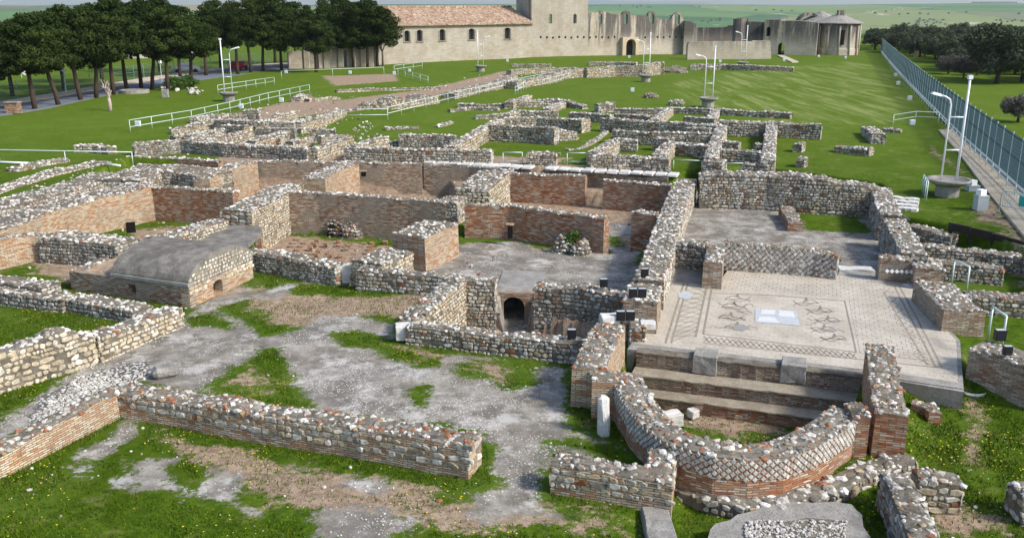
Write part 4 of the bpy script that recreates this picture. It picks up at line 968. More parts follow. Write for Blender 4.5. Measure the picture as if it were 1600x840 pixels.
m = MB(); m.prism(pp([(1466, 202), (1492, 201), (1545, 250), (1600, 298), (1680, 372), (1660, 440), (1596, 362), (1545, 300), (1500, 240)], .12), -.3, .10)
tag(m.build('path', M['path']), kind='structure')
# white kerb slabs along the north wall
rs = random.Random(9)
for i in range(21):
    x = 664+i*19.0; y = 254+(x-664)*.052
    a, b = P(x, y, .04), P(x+18, y+.95, .04); c = (a+b)/2
    if 828 < x < 845: continue
    nl = ['leftmost', 'second', 'third', 'fourth', 'fifth', 'sixth', 'seventh', 'eighth', 'ninth', 'tenth', 'eleventh', 'twelfth', 'thirteenth', 'fourteenth', 'fifteenth', 'sixteenth', 'seventeenth', 'eighteenth', 'nineteenth', 'twentieth', 'rightmost'][i]
    bm = bmesh.new(); bmesh.ops.create_cube(bm, size=1)
    for v in bm.verts: v.co = Vector((v.co.x*((b-a).length*.94), v.co.y*(rs.uniform(.85, 1.05)), v.co.z*.16))
    bmesh.ops.bevel(bm, geom=bm.edges, offset=.05, segments=1, affect='EDGES')
    for v in bm.verts: v.co += Vector((rs.uniform(-.04, .04), rs.uniform(-.04, .04), rs.uniform(-.02, .02)))
    me = bpy.data.meshes.new('kerb_slab'); bm.to_mesh(me); bm.free(); o = link_mesh('kerb_slab', me, M['marble'], None, (c.x, c.y+.2, .06)); o.rotation_euler = (0, 0, math.atan2((b-a).y, (b-a).x)+rs.uniform(-.06, .06))
    tag(o, nl+' slab, counted from the left, of the white kerb on the north wall', 'kerb slab', 'white slabs along the north retaining wall')

# ------------------------------------------------------------------ barrel vault building
V0, VL, VR = P(298, 480, -1), P(112, 452, -1), P(396, 434, -1)
e1 = (VL-V0); e2 = (VR-V0); L1 = e1.length; e1.normalize(); e2 = (e2-e1*e2.dot(e1)*0).copy(); L2 = e2.length; e2.normalize()
vb = empty('vaulted_chamber', V0, 'low brick chamber under a grey barrel vault roof', 'vault')
zt = Ztop(V0, 448); 
_, zap = onplane(362, 385, V0, VR)
uR, _ = onplane(396, 408, V0, VR)
arc = [(L2, zt+.02)] + [(L2/2+L2/2*math.cos(PI*i/18), zt+.02+(zap-zt)*math.sin(PI*i/18)) for i in range(1, 18)] + [(0, zt+.02)]
u0, z0_ = onplane(334, 455, V0, VR); u1, z1_ = onplane(347, 436, V0, VR)
m = MB(); m.panel(V0, VR, [(0, -1.2), (L2, -1.2)]+arc, [arch(u0, u1, -.95, z1_-.1, z1_+.05)], .4); fr = m.build('end_wall', M['brick_pale'], vb)
# stones of the end wall, leaving the opening free
O, T, Nn, Z3 = [], [], [], []; nrm = Vector((e2.y, -e2.x, 0)); nrm = nrm if nrm.y < 0 else -nrm
z = zt-.35; rs = random.Random(5)
while z < zap:
    h = rs.uniform(.12, .19); s = 0
    while s < L2:
        ww = h*rs.uniform(1, 1.8); sc = s+ww/2; s += ww
        zz = zt+(zap-zt)*math.sqrt(max(0, 1-((sc-L2/2)/(L2/2))**2)) if 0 < sc < L2 else -9
        if z+h > zz or (u0-.25 < sc < u1+.25 and z < z1_+.25): continue
        p = V0+e2*sc; O.append((p.x-V0.x, p.y-V0.y, z+h/2-V0.z)); T.append(e2[:]); Nn.append(nrm[:]); Z3.append((ww*.94, h*.94, .035))
    z += h
link_mesh('end_wall_stones', block_mesh('end_wall_stones', np.array(O), np.array(T), np.array(Nn), np.array(Z3), 'yellow'), M['stones'], vb)
m = MB(); us = [onplane(x, 450, V0, VL)[0] for x in (201, 212)]
m.panel(V0, VL, [(.0, -1.2), (L1, -1.2), (L1, zt-.05), (0, zt)], [[(min(us), zt-.62), (max(us), zt-.62), (max(us), zt-.22), (min(us), zt-.22)]], .4); m.build('side_wall', M['brick_grey'], vb)
LV = onplane(176, 440, V0, VL)[0]
e1n = e1; m = MB(); rings = []
rs_v = random.Random(3)
for s in [-.03+(LV+.03)*i/14 for i in range(15)]:
    r = []
    for i in range(19):
        a = PI*i/18; u = L2/2+(L2/2+.05)*math.cos(a); zz = zt+.06+(zap-zt+.05)*math.sin(a)+rs_v.uniform(-.018, .018); r.append(m.bm.verts.new(V0+e1*s+e2*u+Vector((0, 0, zz-V0.z))))
    for i in (18, 0):
        u = -.05 if i == 18 else L2+.05; r.append(m.bm.verts.new(V0+e1*s+e2*u+Vector((0, 0, zt-.04-V0.z))))
    rings.append(r)
for a, b in zip(rings, rings[1:]):
    for j in range(len(a)): m.bm.faces.new([a[j], a[(j+1) % len(a)], b[(j+1) % len(a)], b[j]])
m.bm.faces.new(rings[-1]); m.bm.faces.new(rings[0]); m.build('barrel_roof', M['vault'], vb)
m = MB(); q = [V0-e1*.05-e2*.1, V0+e1*LV-e2*.1, V0+e1*LV+e2*.28, V0-e1*.05+e2*.28]; m.prism(q, zt+.005, zt+.13); m.build('eave_slab', M['concrete'], vb)
m = MB(); q = [V0+e1*(LV+.02)+e2*.3, V0+e1*L1+e2*.3, V0+e1*L1+e2*(L2*.7), V0+e1*(LV+.02)+e2*(L2*.7)]; m.prism(q, -1.2, zt-.15); m.build('rear_base', M['brick_pale'], vb)
m = MB(); m.box((V0+e1*(L1/2)+e2*(L2/2)+Vector((0, 0, .2)))[:], (.5, .5, .4)); m.build('interior_shade', M['hole'], vb)  # dark box whose colour stands for the shade indoors
gs = empty('stone_platform', P(360, 370, -.35), 'flat grey slab on brick posts behind the vault', 'platform')
flat('slab', [(305, 392), (312, 378), (352, 352), (404, 352), (410, 362), (380, 388)], -.35, .18, M['vault'], gs)
for x, y in ((407, 388), (384, 392)):
    c = P(x, y+14, -2.0); m = MB(); m.box((c.x, c.y, -1.25), (.3, .3, 1.6)); m.build('brick_post', M['brick'], gs)

# hypocaust pillars
rs = random.Random(21); hp0 = None
poly = [(455, 372), (600, 376), (628, 388), (570, 416), (520, 412), (450, 396), (440, 382)]; wp = pp(poly, -2.05)
xs = [p.x for p in wp]; ys = [p.y for p in wp]; pts_ = []
x = min(xs)
while x < max(xs):
    y = min(ys)
    while y < max(ys):
        if sdist(np.array([x]), np.array([y]), wp)[0] > .2 and rs.random() < .82: pts_.append((x+rs.uniform(-.07, .07), y+rs.uniform(-.07, .07)))
        y += .72
    x += .60
for i, (x, y) in enumerate(pts_):
    if i % 7 == 0 or hp0 is None:
        m = MB(); hh = rs.choice([.08, .14, .2, .28]); n = int(hh/.065)
        for j in range(n): m.box((x+rs.uniform(-.02, .02), y+rs.uniform(-.02, .02), -2.07+.035+j*.07), (.24, .24, .058), rs.uniform(-.15, .15))
        o = m.build('brick_pillar', [M['brick']], None, Vector((x, y, -2.07))); hp0 = o
    else:
        o = hp0.copy(); COL.objects.link(o); o.location = (x, y, -2.07); o.rotation_euler = (0, 0, rs.uniform(-.2, .2))
    tag(o, 'stump of a stacked tile pillar on the hypocaust floor', 'brick pillar', 'stumps of tile pillars on the hypocaust floor')
# broken lumps of masonry and shrubs
def lump(label, px, z, r, hgt, pal='topred', mat=None, n=160):
    c = P(px[0], px[1], z); rs = random.Random(int(px[0])); root = empty('masonry_lump', c, label, 'masonry lump')
    bm = bmesh.new(); bmesh.ops.create_icosphere(bm, subdivisions=3, radius=1)
    for v in bm.verts:
        k_ = 1+.35*mnoise.noise(v.co*1.8+Vector((px[0], 0, 0))); v.co = Vector((v.co.x*r*k_, v.co.y*r*.7*k_, max(-.2, v.co.z*hgt*k_)))
    sv = [(v.co.copy()) for v in bm.verts if v.co.z > 0]
    me = bpy.data.meshes.new('core'); bm.to_mesh(me); bm.free(); link_mesh('core', me, mat or M['mortar'], root)
    cen = [rs.choice(sv)[:] for _ in range(n)]; link_mesh('rubble', rock_mesh('rubble', cen, RNG.uniform(.1, .24, n), pal), M['stones'], root)
lump('broken flue lump against the hypocaust back wall, left half', (527, 368), -2.05, .6, .95, 'dark', M['timber'])
lump('broken flue lump against the hypocaust back wall, right half', (553, 370), -2.05, .65, .85)
lump('small rubble lump in the collapsed niche, left one', (880, 394), -1.38, .45, .7, 'top')
lump('small rubble lump in the collapsed niche, right one', (908, 398), -1.38, .4, .7)
lump('sooty rubble lump in the sunken room corner', (322, 338), -1.8, .9, .8, 'dark', M['timber'])
lump('debris slope of brown rubble right of the tunnel mouth', (915, 520), -2.5, 2.0, 1.3, 'dark', None, 420)
lump('white broken stone pile on the lawn by the planter', (1057, 163), 0, .8, .45, 'white', None, 90)
lump('grey broken stones on the upper lawn', (1017, 152), 0, .8, .5, 'rubble', None, 60)
lump('rubble pile at the foot of the abbey wall', (1055, 113), 0, 2.0, .9, 'rubble', None, 160)
# tunnel mouth
tm = empty('tunnel_mouth', P(808, 517, -2), 'dark arched stoke hole under the grey platform', 'tunnel')
A_, B_ = P(776, 460, -1.38), P(840, 462, -1.38); LL = (B_-A_).length
ua, _ = onplane(786, 500, A_, B_); ub, _ = onplane(819, 500, A_, B_)
m = MB(); m.panel(A_, B_, [(0, -2.8), (LL, -2.8), (LL, -1.3), (0, -1.3)], [arch(ua, ub, -2.65, -1.85, -1.46)], .35); m.build('arch_wall', M['brick_grey'], tm)
dd = (B_-A_).normalized(); pn = Vector((-dd.y, dd.x, 0)); pn = pn if pn.y > 0 else -pn
m = MB(); m.prism([A_-dd*.1+pn*.36, B_+dd*.1+pn*.36, B_+dd*.1+pn*3.4, A_-dd*.1+pn*3.4], -1.48, -1.33); m.build('cover_slab', M['concrete'], tm)

# black holes in brick walls: solid proud boxes, the shade inside put into their dark colour
def recess(label, px, z, size, rot=0):
    c = P(px[0], px[1], z); root = empty('wall_niche', c, label, 'wall opening')
    m = MB(); x, y, zz = size; t = .05
    m.box((c.x, c.y+.02, c.z+zz/2+.03), (x*1.3, y-.06, .07), rot); m.build('lintel', M['brick_pale'], root)
    m = MB(); m.box((c.x, c.y+.02, c.z), (x-.05, y-.08, zz-.05), rot); m.build('hollow_shade_box', M['hole'], root)  # solid box, its near-black colour painted as shade of the opening
recess('square black drain opening in the long brick wall', (204, 355), -1.2, (.5, .3, .6), .35)
recess('small black hole in the back wall of the sunken room', (316, 327), -1.2, (.9, .3, .5), 0)
recess('small dark niche high in the north corridor wall', (568, 272), -.55, (.35, .25, .35), 0)
recess('small hooded niche in the brick wall behind the platform', (797, 362), -.7, (.3, .3, .7), 0)

# ------------------------------------------------------------------ black floodlights on the walls
def wall_lamp(label, px, z, n=1, sz=.28, rot=0, mat='black', group='floodlights standing on the ruins'):
    c = P(px[0], px[1], z); root = empty('floodlight', c, label, 'floodlight', group, rot)
    for i in range(n):
        x = (i-(n-1)/2)*(sz*1.12)
        m = MB(); m.box((x, 0, sz*.62), (sz, sz*.55, sz*1.0)); m.box((x, sz*.05, sz*1.15), (sz*1.04, sz*.62, .03)); b = m.build('housing', M[mat], root, (0, 0, 0))
        m = MB(); m.box((x, -sz*.285, sz*.62), (sz*.86, .012, sz*.84)); m.build('glass', M['black' if mat == 'black' else 'glass'], b, (0, 0, 0))
        m = MB(); m.box((x, 0, sz*1.18), (sz*.9, sz*.5, .02)); m.build('lid', M['grey_box'], b, (0, 0, 0))
        m = MB(); m.box((x, 0, .05), (sz*.2, sz*.2, .12)); m.build('foot', M['steel'], root, (0, 0, 0))
    return root
wall_lamp('single black floodlight on the rubble wall left of the spine', (943, 449), -.02)
wall_lamp('single black floodlight on top of the spine wall', (1007, 433), .35)
wall_lamp('pair of black floodlights on the brick end pier of the spine', (996, 465), .35, 2)
wall_lamp('pair of black floodlights beside the white slab on the left pier', (977, 501), .2, 2)
wall_lamp('small black floodlight on the low wall before the debris slope', (893, 529), -.25, 1, .27)
wall_lamp('grey floodlight farther back on the right brick wall', (1561, 533), .05, 1, .32)
wall_lamp('grey floodlight nearer the front on the right brick wall', (1573, 555), .05, 1, .25)
GL = 'small white floodlights standing on the lawn'
lawn_l = [((216, 198), 'just inside the left end of the long railing'), ((377, 170), 'beside the railing near the left planter'), ((440, 160), 'white globe shaped by the railing end'), ((447, 115), 'on the lawn before the earth bank left'), ((547, 116), 'above the middle of the earth bank'),
          ((616, 117), 'at the foot of the small railing before the nave'), ((640, 113), 'under the small railing before the nave'), ((988, 144), 'on the middle lawn left of the stone pile'), ((1403, 133), 'lowest of three on the lawn by the fence'), ((1399, 120), 'middle of three on the lawn by the fence'),
          ((1386, 117), 'highest of three on the lawn by the fence'), ((1425, 196), 'on the grey box beside the leaning masonry'), ((1321, 92), 'before the round abbey apse'), ((1279, 90), 'white one left of the round abbey apse'), ((1225, 96), 'beside the ramp to the abbey doorway'), ((983, 91), 'before the carved church door'), ((793, 97), 'before the nave wall near the tower'), ((1125, 98), 'before the roofless abbey range')]
lawn_l[10] = ((1421, 157), 'on the lawn nearest the right planter')
for p_, d_ in lawn_l:
    g0 = groundz(*P(*p_, 0)[:2]); wall_lamp('small white floodlight '+d_, p_, g0, 1, .42, 0, 'white_steel', GL)
def white_box(label, px, sz=(.55, .5, .7)):
    c = P(px[0], px[1], groundz(*P(*px, 0)[:2])); root = empty('electrical_box', c, label, 'electrical box'); m = MB(); m.box((c.x, c.y, c.z+sz[2]/2), sz); m.box((c.x, c.y, c.z+sz[2]+.04), (sz[0]*1.06, sz[1]*1.06, .06)); m.build('cabinet', M['grey_box'], root)
    m = MB(); m.box((c.x-.05, c.y, c.z+sz[2]+.22), (.4, .3, .28), .4); m.build('lamp_head', M['white_steel'], root)
white_box('grey concrete box with a tilted white lamp near the path', (1531, 328)); white_box('lower lamp on a small base beside the big planter', (1519, 298), (.6, .5, .25))

# ------------------------------------------------------------------ planter with twin masts
def planter(label, px, s=1., mirror=False, hgt=6.2, bowl=.95, arm_y=None):
    g0 = groundz(*P(*px, 0)[:2]); c = P(px[0], px[1], g0); root = empty('lamp_planter', c, label, 'lamp planter', 'concrete planters with twin white masts')
    m = MB(); m.lathe([(.62, -.3), (.62, .58)], (0, 0, 0), 10); m.build('pedestal', M['concrete'], root, (0, 0, 0))
    m = MB(); m.lathe([(.60, .56), (bowl, .82), (bowl+.05, .95), (bowl-.06, .95), (bowl-.1, .86), (.1, .86)], (0, 0, 0), 28); m.build('bowl', M['concrete'], root, (0, 0, 0), True)
    sg = -1 if mirror else 1; d = .42
    m = MB(); m.tube([(sg*d, .0, .8), (sg*d, 0, hgt)], .065); m.build('tall_mast', M['white_steel'], root, (0, 0, 0), True)
    m = MB(); m.box((sg*d, 0, hgt+.08), (.22, .2, .2)); m.build('mast_cap', M['white_steel'], root, (0, 0, 0))
    h2 = hgt*.84; m = MB(); m.tube([(-sg*d, 0, .8), (-sg*d, 0, h2-.35), (-sg*(d+.08), 0, h2-.08), (-sg*(d+.3), 0, h2+.06), (-sg*(d+.62), 0, h2+.16)], .05); m.build('curved_mast', M['white_steel'], root, (0, 0, 0), True)
    m = MB(); m.box((-sg*(d+.85), 0, h2+.22), (.55, .28, .14), Matrix.Rotation(sg*.25, 3, 'Y'), .8); m.build('lamp_head', M['white_steel'], root, (0, 0, 0))
    for z in (hgt*.40, hgt*.68): m = MB(); m.tube([(-d, 0, z), (d, 0, z)], .04); m.build('crossbar', M['white_steel'], root, (0, 0, 0), True)
    return root
planter('big round concrete planter with twin white masts nearest the path', (1479, 306), hgt=6.3, bowl=1.12)
planter('round planter with twin white masts behind the stone rooms', (1106, 167), hgt=5.9)
planter('planter with twin masts before the curving far wall', (1009, 128), hgt=6.3)
planter('planter with twin masts before the nave windows', (751, 112), mirror=True, hgt=6.1)
planter('planter with twin masts by the left railing', (358, 158), mirror=True, hgt=6.4)
planter('planter with twin masts before the roofless abbey range', (1160, 106), hgt=6.6)

# ------------------------------------------------------------------ railings
def railing(label, pts, h=1.0, rails=(1.0, .5), step=2.2, z=None, mat='steel', r=.032, group='tubular railings among the ruins'):
    Q = []
    for p in pts:
        b = P(p[0], p[1], z if z is not None else 0); 
        if z is None: b.z = max(0, groundz(b.x, b.y)); b = P(p[0], p[1], b.z)
        Q.append(b)
    root = empty('railing', Q[0], label, 'railing', group)
    for f in rails: m = MB(); m.tube([q+Vector((0, 0, h*f)) for q in Q], r, 6); m.build('rail', M[mat], root, None, True)
    R = resample(Q, step)
    for q in R: m = MB(); m.tube([q-Vector((0, 0, .15)), q+Vector((0, 0, h))], r*.9, 6); m.build('post', M[mat], root, None, True)
    return root
railing('pale green rail crossing the lawn at the left edge', [(-60, 254), (0, 254), (208, 258)], .85, (1.,), 4.2)
railing('long pale railing climbing from the left lawn', [(204, 207), (300, 190), (360, 176), (420, 160), (484, 146)], 1.0, (1., .45), 2.6)
railing('shorter railing behind the left planter', [(341, 147), (385, 140), (429, 133)], 1.0, (1., .5), 2.5)
railing('railing section facing the camera on the middle lawn', [(534, 188), (606, 187)], 1.0, (1., .45), 4)
railing('long stair railing running up the middle of the ruins', [(606, 185), (700, 161), (790, 139), (860, 125), (912, 117)], 1.0, (1., .45), 3.2)
railing('second rail beside the top of the stair railing', [(848, 136), (880, 127), (915, 115)], .9, (1., .45), 3.2)
railing('short railing before the nave wall', [(616, 114), (660, 108)], 1.1, (1., .5), 3)
railing('sloping rail running down from the short nave railing', [(622, 118), (645, 123), (669, 131)], .9, (1., .5), 4)
railing('small green rail at the steps', [(805, 148), (822, 140)], .9, (1., .5), 2)
railing('small double rail left of the square masonry', [(786, 256), (816, 256)], .75, (1., .25), 3)
railing('small double rail right of the square masonry', [(886, 257), (917, 257)], .75, (1., .25), 3)
railing('single bar across the left opening of the stone rooms', [(1052, 264), (1096, 266)], .6, (1.,), 3)
railing('single bar across the right opening of the stone rooms', [(1134, 270), (1160, 270)], .6, (1.,), 3)
railing('faint curved rail beside the path head', [(1395, 196), (1430, 190), (1466, 192)], .9, (1., .5), 3)
railing('slanting handrail beside the corner pier', [(1487, 440), (1510, 452)], .9, (1.,), 1.4, -.6, r=.04)
railing('slanting handrail behind the right wall lamps', [(1545, 520), (1566, 536)], .9, (1.,), 1.4, -.3, r=.04)
railing('small grey rail against the bowl of the big planter', [(1440, 300), (1447, 312)], 1.0, (1., .6), .8)
railing('far thin fence line before the pines', [(440, 124), (520, 120), (600, 117)], 1.1, (1.,), 5.5)
def bar(label, a, b, z): m = MB(); m.tube([P(*a, z), P(*b, z)], .07, 6); tag(m.build('fallen_bar', M['white_steel'], None, P(*a, z), True), label, 'bar')
bar('long white bar lying in the grass at the left edge', (-30, 252), (48, 255), .1); bar('short white bar by the wall end on the left', (165, 256), (188, 259), .15)
# barrier with teal sign
br_ = empty('crowd_barrier', P(1560, 330, .1), 'metal crowd barrier across the path with a teal arrow sign', 'barrier')
A_, B_ = P(1561, 331, .12), P(1625, 345, .12); m = MB(); dv = B_-A_
m.tube([A_, A_+Vector((0, 0, .95)), A_+dv*.05+Vector((0, 0, 1.1)), B_+Vector((0, 0, 1.1)), B_], .03, 8); m.tube([A_+Vector((0, 0, .35)), B_+Vector((0, 0, .35))], .022, 6); m.build('frame', M['steel'], br_, None, True)
for i in range(1, 16): q = A_+dv*i/16; m = MB(); m.tube([q+Vector((0, 0, .35)), q+Vector((0, 0, 1.1))], .012, 5); m.build('upright', M['steel'], br_, None)
for i in (0, 1): q = A_+dv*i; m = MB(); m.tube([q+Vector((-.1, -.35, .03)), q+Vector((.1, .35, .03))], .025, 6); m.build('foot', M['steel'], br_)
nrm = Vector((dv.y, -dv.x, 0)).normalized(); d1 = dv.normalized(); sA = A_+d1*1.0+nrm*.05
m = MB(); m.panel(sA, sA+d1, [(0, .62), (.75, .62), (.75, 1.12), (0, 1.12)], [], .03); sg = m.build('sign', M['teal'], br_)
m = MB(); m.panel(sA+nrm*.012, sA+nrm*.012+d1, [(.12, .87), (.32, 1.0), (.32, .92), (.62, .92), (.62, .82), (.32, .82), (.32, .74)], [], .008); m.build('arrow', M['white'], sg)
# hose
m = MB(); c = P(1522, 617, -1.28)
m.tube([(c.x+(.30+.04*math.sin(i*.7))*math.cos(i*.5), c.y+(.22+.03*math.cos(i))*math.sin(i*.5), c.z+.03+i*.002) for i in range(38)]+[(c.x-.15, c.y+.5, c.z+.05), (c.x-.4, c.y+.7, c.z+.05)], .025, 6); tag(m.build('garden_hose', M['hose'], None, c, True), 'coiled pale hose lying on the grass by the mosaic lip', 'hose')

# ------------------------------------------------------------------ fence by the path
FA = [P(1376, 80, 0), P(1400, 108, 0), P(1440, 152, 0), P(1502, 214, 0), P(1560, 268, 0), P(1604, 309, 0), P(1680, 385, 0)]
fn = empty('mesh_fence', FA[0], 'long blue grey steel mesh fence on a kerb beside the path', 'fence')
R = resample(FA, 2.5); FH = 2.75
M['fence'] = plain('fence steel', (.06, .105, .125), .8, 0); M['kerb'] = plain('fence kerb', (.36, .36, .35), .9)
for z in (.15, FH*.55, FH-.1): m = MB(); m.tube([q+Vector((0, 0, z)) for q in FA], .03, 5); m.build('rail', M['fence'], fn)
np_ = 0
for q in R:
    if np_ < 96: m = MB(); m.tube([q, q+Vector((0, 0, FH+.1))], .045, 5); m.build('post', M['steel'], fn)
    np_ += 1
bars = MB()
for a, b in zip(FA, FA[1:]):
    n = int((b-a).length/.085)
    for i in range(n):
        q = a.lerp(b, i/n)
        v = [bars.bm.verts.new(q+Vector((dx, dy, z))) for z in (.1, FH) for dx, dy in ((-.014, -.01), (.014, -.01), (0, .016))]
        for j in range(3): bars.bm.faces.new([v[j], v[(j+1) % 3], v[3+(j+1) % 3], v[3+j]])
    zz = .2
    while zz < FH: 
        bars.tube([a+Vector((0, 0, zz)), b+Vector((0, 0, zz))], .012, 3, False); zz += .2
o = bars.build('mesh_bars', M['fence'], fn); tag(o, kind='stuff')
m = MB()
for a, b in zip(FA, FA[1:]):
    m.box(((a+b)/2+Vector((0, 0, .08)))[:], ((b-a).length, .22, .3), math.atan2((b-a).y, (b-a).x))
m.build('kerb', M['kerb'], fn)
railing('low guard rail with hoops between path and fence', [(1377, 84), (1400, 114), (1440, 158), (1500, 222), (1560, 279), (1600, 318), (1665, 385)], .6, (1., .5), 2.4, z=.1, r=.035, mat='steel')
railing('pale guard rail on the far side of the fence', [(1400, 96), (1460, 150), (1520, 200), (1600, 262), (1660, 310)], .9, (1., .5), 3, z=.0, r=.035, mat='steel')

# ------------------------------------------------------------------ the abbey
def m_ashlar(name, a, b, stain, amt):
    k = NB(name); uv = k.n('ShaderNodeUVMap').outputs[0]; g = k.geo()
    br = k.n('ShaderNodeTexBrick'); k.l(uv, br.inputs['Vector']); br.inputs['Scale'].default_value = 1; br.inputs['Brick Width'].default_value = .8; br.inputs['Row Height'].default_value = .36; br.inputs['Mortar Size'].default_value = .02
    br.inputs['Color1'].default_value = (*a, 1); br.inputs['Color2'].default_value = (*b, 1); br.inputs['Mortar'].default_value = (*[x*.82 for x in a], 1)
    c = k.mix(k.smooth(k.noise(g, .35, 6, .65), .35, .65), br.outputs['Color'], k.mix(1., br.outputs['Color'], (.84, .80, .74), 'MULTIPLY'))
    c = k.mix(k.math('MULTIPLY', k.smooth(k.noise(g, 1.6, 5, .7), .5, .7), .35), c, (.50, .44, .35))
    s = k.noise(k.scale(g, (.8, .8, .07)), 1.3, 5, .7); sp = k.n('ShaderNodeSeparateXYZ'); k.l(g, sp.inputs[0])
    hz = k.smooth(sp.outputs['Z'], .6, 5.2); s2 = k.math('MULTIPLY', k.smooth(s, .36, .53), k.math('MULTIPLY', hz, amt))
    c = k.mix(s2, c, stain); k.col(c); k.bump(k.noise(g, 3, 6, .7), .6, .08); return k.m
M['nave'] = m_ashlar('nave stone', (.37, .34, .285), (.44, .405, .345), (.25, .225, .19), .25)
M['facade'] = m_ashlar('abbey stone', (.47, .42, .345), (.54, .485, .40), (.09, .085, .08), .9)
M['tower'] = m_ashlar('tower stone', (.44, .39, .32), (.51, .46, .38), (.28, .26, .23), .35)
M['facade_dark'] = m_ashlar('blackened and shaded abbey stone', (.33, .30, .26), (.42, .37, .31), (.07, .068, .068), 1.0)
k = NB('terracotta roof tiles'); uv = k.n('ShaderNodeUVMap').outputs[0]; g = k.geo()
br = k.n('ShaderNodeTexBrick'); k.l(g, br.inputs['Vector']); br.inputs['Scale'].default_value = 1; br.inputs['Brick Width'].default_value = .42; br.inputs['Row Height'].default_value = .5; br.inputs['Mortar Size'].default_value = .05
cc = k.ramp(k.vor(g, 2.6, out='Color'), [(0, (.15, .09, .06)), (.3, (.28, .18, .12)), (.65, (.38, .28, .20)), (1, (.52, .46, .37))])
cc = k.mix(k.math('MULTIPLY', br.outputs['Fac'], .5), cc, (.14, .09, .065)); cc = k.mix(k.math('MULTIPLY', k.smooth(k.noise(g, .5, 5, .6), .5, .7), .4), cc, (.32, .26, .20)); k.col(cc); k.bump(k.vor(g, 2.6), .8, .1); M['tiles'] = k.m
M['portal'] = plain('carved portal stone', (.52, .42, .30), .9, 0, .25, 1)
# nave
NA, NBB = P(597, 101, 0), P(836, 89.5, 0)
def uvz(x, y, A=None, B=None): return onplane(x, y, A or NA, B or NBB)
ch = empty('abbey_nave', NA, 'long stone abbey nave with a terracotta roof and six arched windows', 'church')
uL = uvz(548, 104)[0]; uE = uvz(832, 60)[0]; ze = uvz(700, 40)[1]
wins = []
for cx, yt, yb, hw in ((636, 48, 65, 4.3), (655.5, 47, 64.5, 4.3), (691, 46, 63.5, 4.3), (737, 45, 62, 4.5), (793, 43.5, 61, 4.3), (610, 49.5, 66, 4.2), (582, 51, 66.5, 4)):
    a, zt_ = uvz(cx-hw, yt); b, zb = uvz(cx+hw, yb); wins.append((a, b, zb, zt_))
m = MB(); m.panel(NA, NBB, [(uL, -1), (uE, -1), (uE, ze), (uL, ze)], [arch(a, b, zb, zt_-.35, zt_) for a, b, zb, zt_ in wins], .9); nw = m.build('side_wall', M['nave'], ch)
tN = (NBB-NA); tN.z = 0; tN.normalize(); nN = Vector((-tN.y, tN.x, 0)); nN = nN if nN.y > 0 else -nN
for a, b, zb, zt_ in wins:
    wv = empty('window', NA+tN*((a+b)/2)+Vector((0, 0, zb)), None, None); wv.parent = ch; wv.location = wv.location-ch.location
    base_ = Vector(ch.location)+Vector(wv.location)
    m = MB(); q = NA+tN*((a+b)/2)+nN*.6; m.box((q.x, q.y, (zb+zt_)/2), (b-a+.2, .06, zt_-zb+.1), math.atan2(tN.y, tN.x)); 
    for v in m.bm.verts: v.co -= base_
    m.build('pane', M['black'], wv, (0, 0, 0))
    m = MB(); q = NA+tN*((a+b)/2)-nN*.06; m.box((q.x, q.y, zb-.09), (b-a+.5, .2, .13), math.atan2(tN.y, tN.x))
    for v in m.bm.verts: v.co -= base_
    m.build('sill', M['brick'], wv, (0, 0, 0))
    m = MB()
    for s_ in (-1, 1): q = NA+tN*((a+b)/2+s_*((b-a)/2+.16))-nN*.03; m.box((q.x, q.y, (zb+zt_)/2-.1), (.16, .08, zt_-zb-.2), math.atan2(tN.y, tN.x))
    for v in m.bm.verts: v.co -= base_
    m.build('frame', M['concrete'], wv, (0, 0, 0))
m = MB(); yaw = math.atan2(tN.y, tN.x)
zr = None
rid0 = onplane(610, 11.5, NA+nN*6.5, NBB+nN*6.5); zr = rid0[1]
def roofpt(u, off, z): q = NA+tN*u+nN*off; return Vector((q.x, q.y, z))
rf = [(-.55, ze+.02), (-.55, ze+.22), (6.5, zr), (13.5, ze+.22), (13.5, ze+.02)]
sec = [[m.bm.verts.new(roofpt(u, o_, z_)) for o_, z_ in rf] for u in (uL-.4, uE)]
for j in range(5): m.bm.faces.new([sec[0][j], sec[0][(j+1) % 5], sec[1][(j+1) % 5], sec[1][j]])
m.bm.faces.new(sec[0]); m.bm.faces.new(sec[1][::-1]); m.build('roof', M['tiles'], ch)
m = MB(); m.tube([roofpt(uL, 6.5, zr+.05), roofpt(uE, 6.5, zr+.05)], .22, 8); m.build('ridge_tiles', M['tiles'], ch, None, True)
m = MB(); c0 = (roofpt(uL, 12.5, 0)+roofpt(uE, 12.5, 0))/2; m.box((c0.x, c0.y, ze/2-.5), (uE-uL, .8, ze+1), yaw); c0 = roofpt(uL+.4, 6.5, 0); m.box((c0.x, c0.y, ze/2-.5), (.8, 12, ze+1), yaw); m.build('rear_wall', M['nave'], ch)
# buttressed low range half hidden by the pines
lr = empty('abbey_outbuilding', P(520, 106, 0), 'low pale stone range with pilasters half hidden behind the pines', 'building')
LA, LB = P(452, 108, 0), P(590, 103.5, 0); m = MB(); l_ = (LB-LA).length
m.panel(LA, LB, [(0, -1), (l_, -1), (l_, 3.9), (l_*.55, 3.9), (l_*.55, 3.1), (0, 2.7)], [arch(l_*.28, l_*.33, -.9, 1.6, 2.2), arch(l_*.6, l_*.65, -.9, 2.0, 2.8)], .8); m.build('wall', M['facade_dark'], lr)  # pale stone; its darker colour holds the shade under the pines
tL = (LB-LA).normalized()
for f in (.2, .42, .58, .72, .84, .93): q = LA+tL*l_*f; m = MB(); m.box((q.x, q.y-.2, 1.6), (.8, .7, 3.4)); m.build('pilaster', M['facade'], lr)
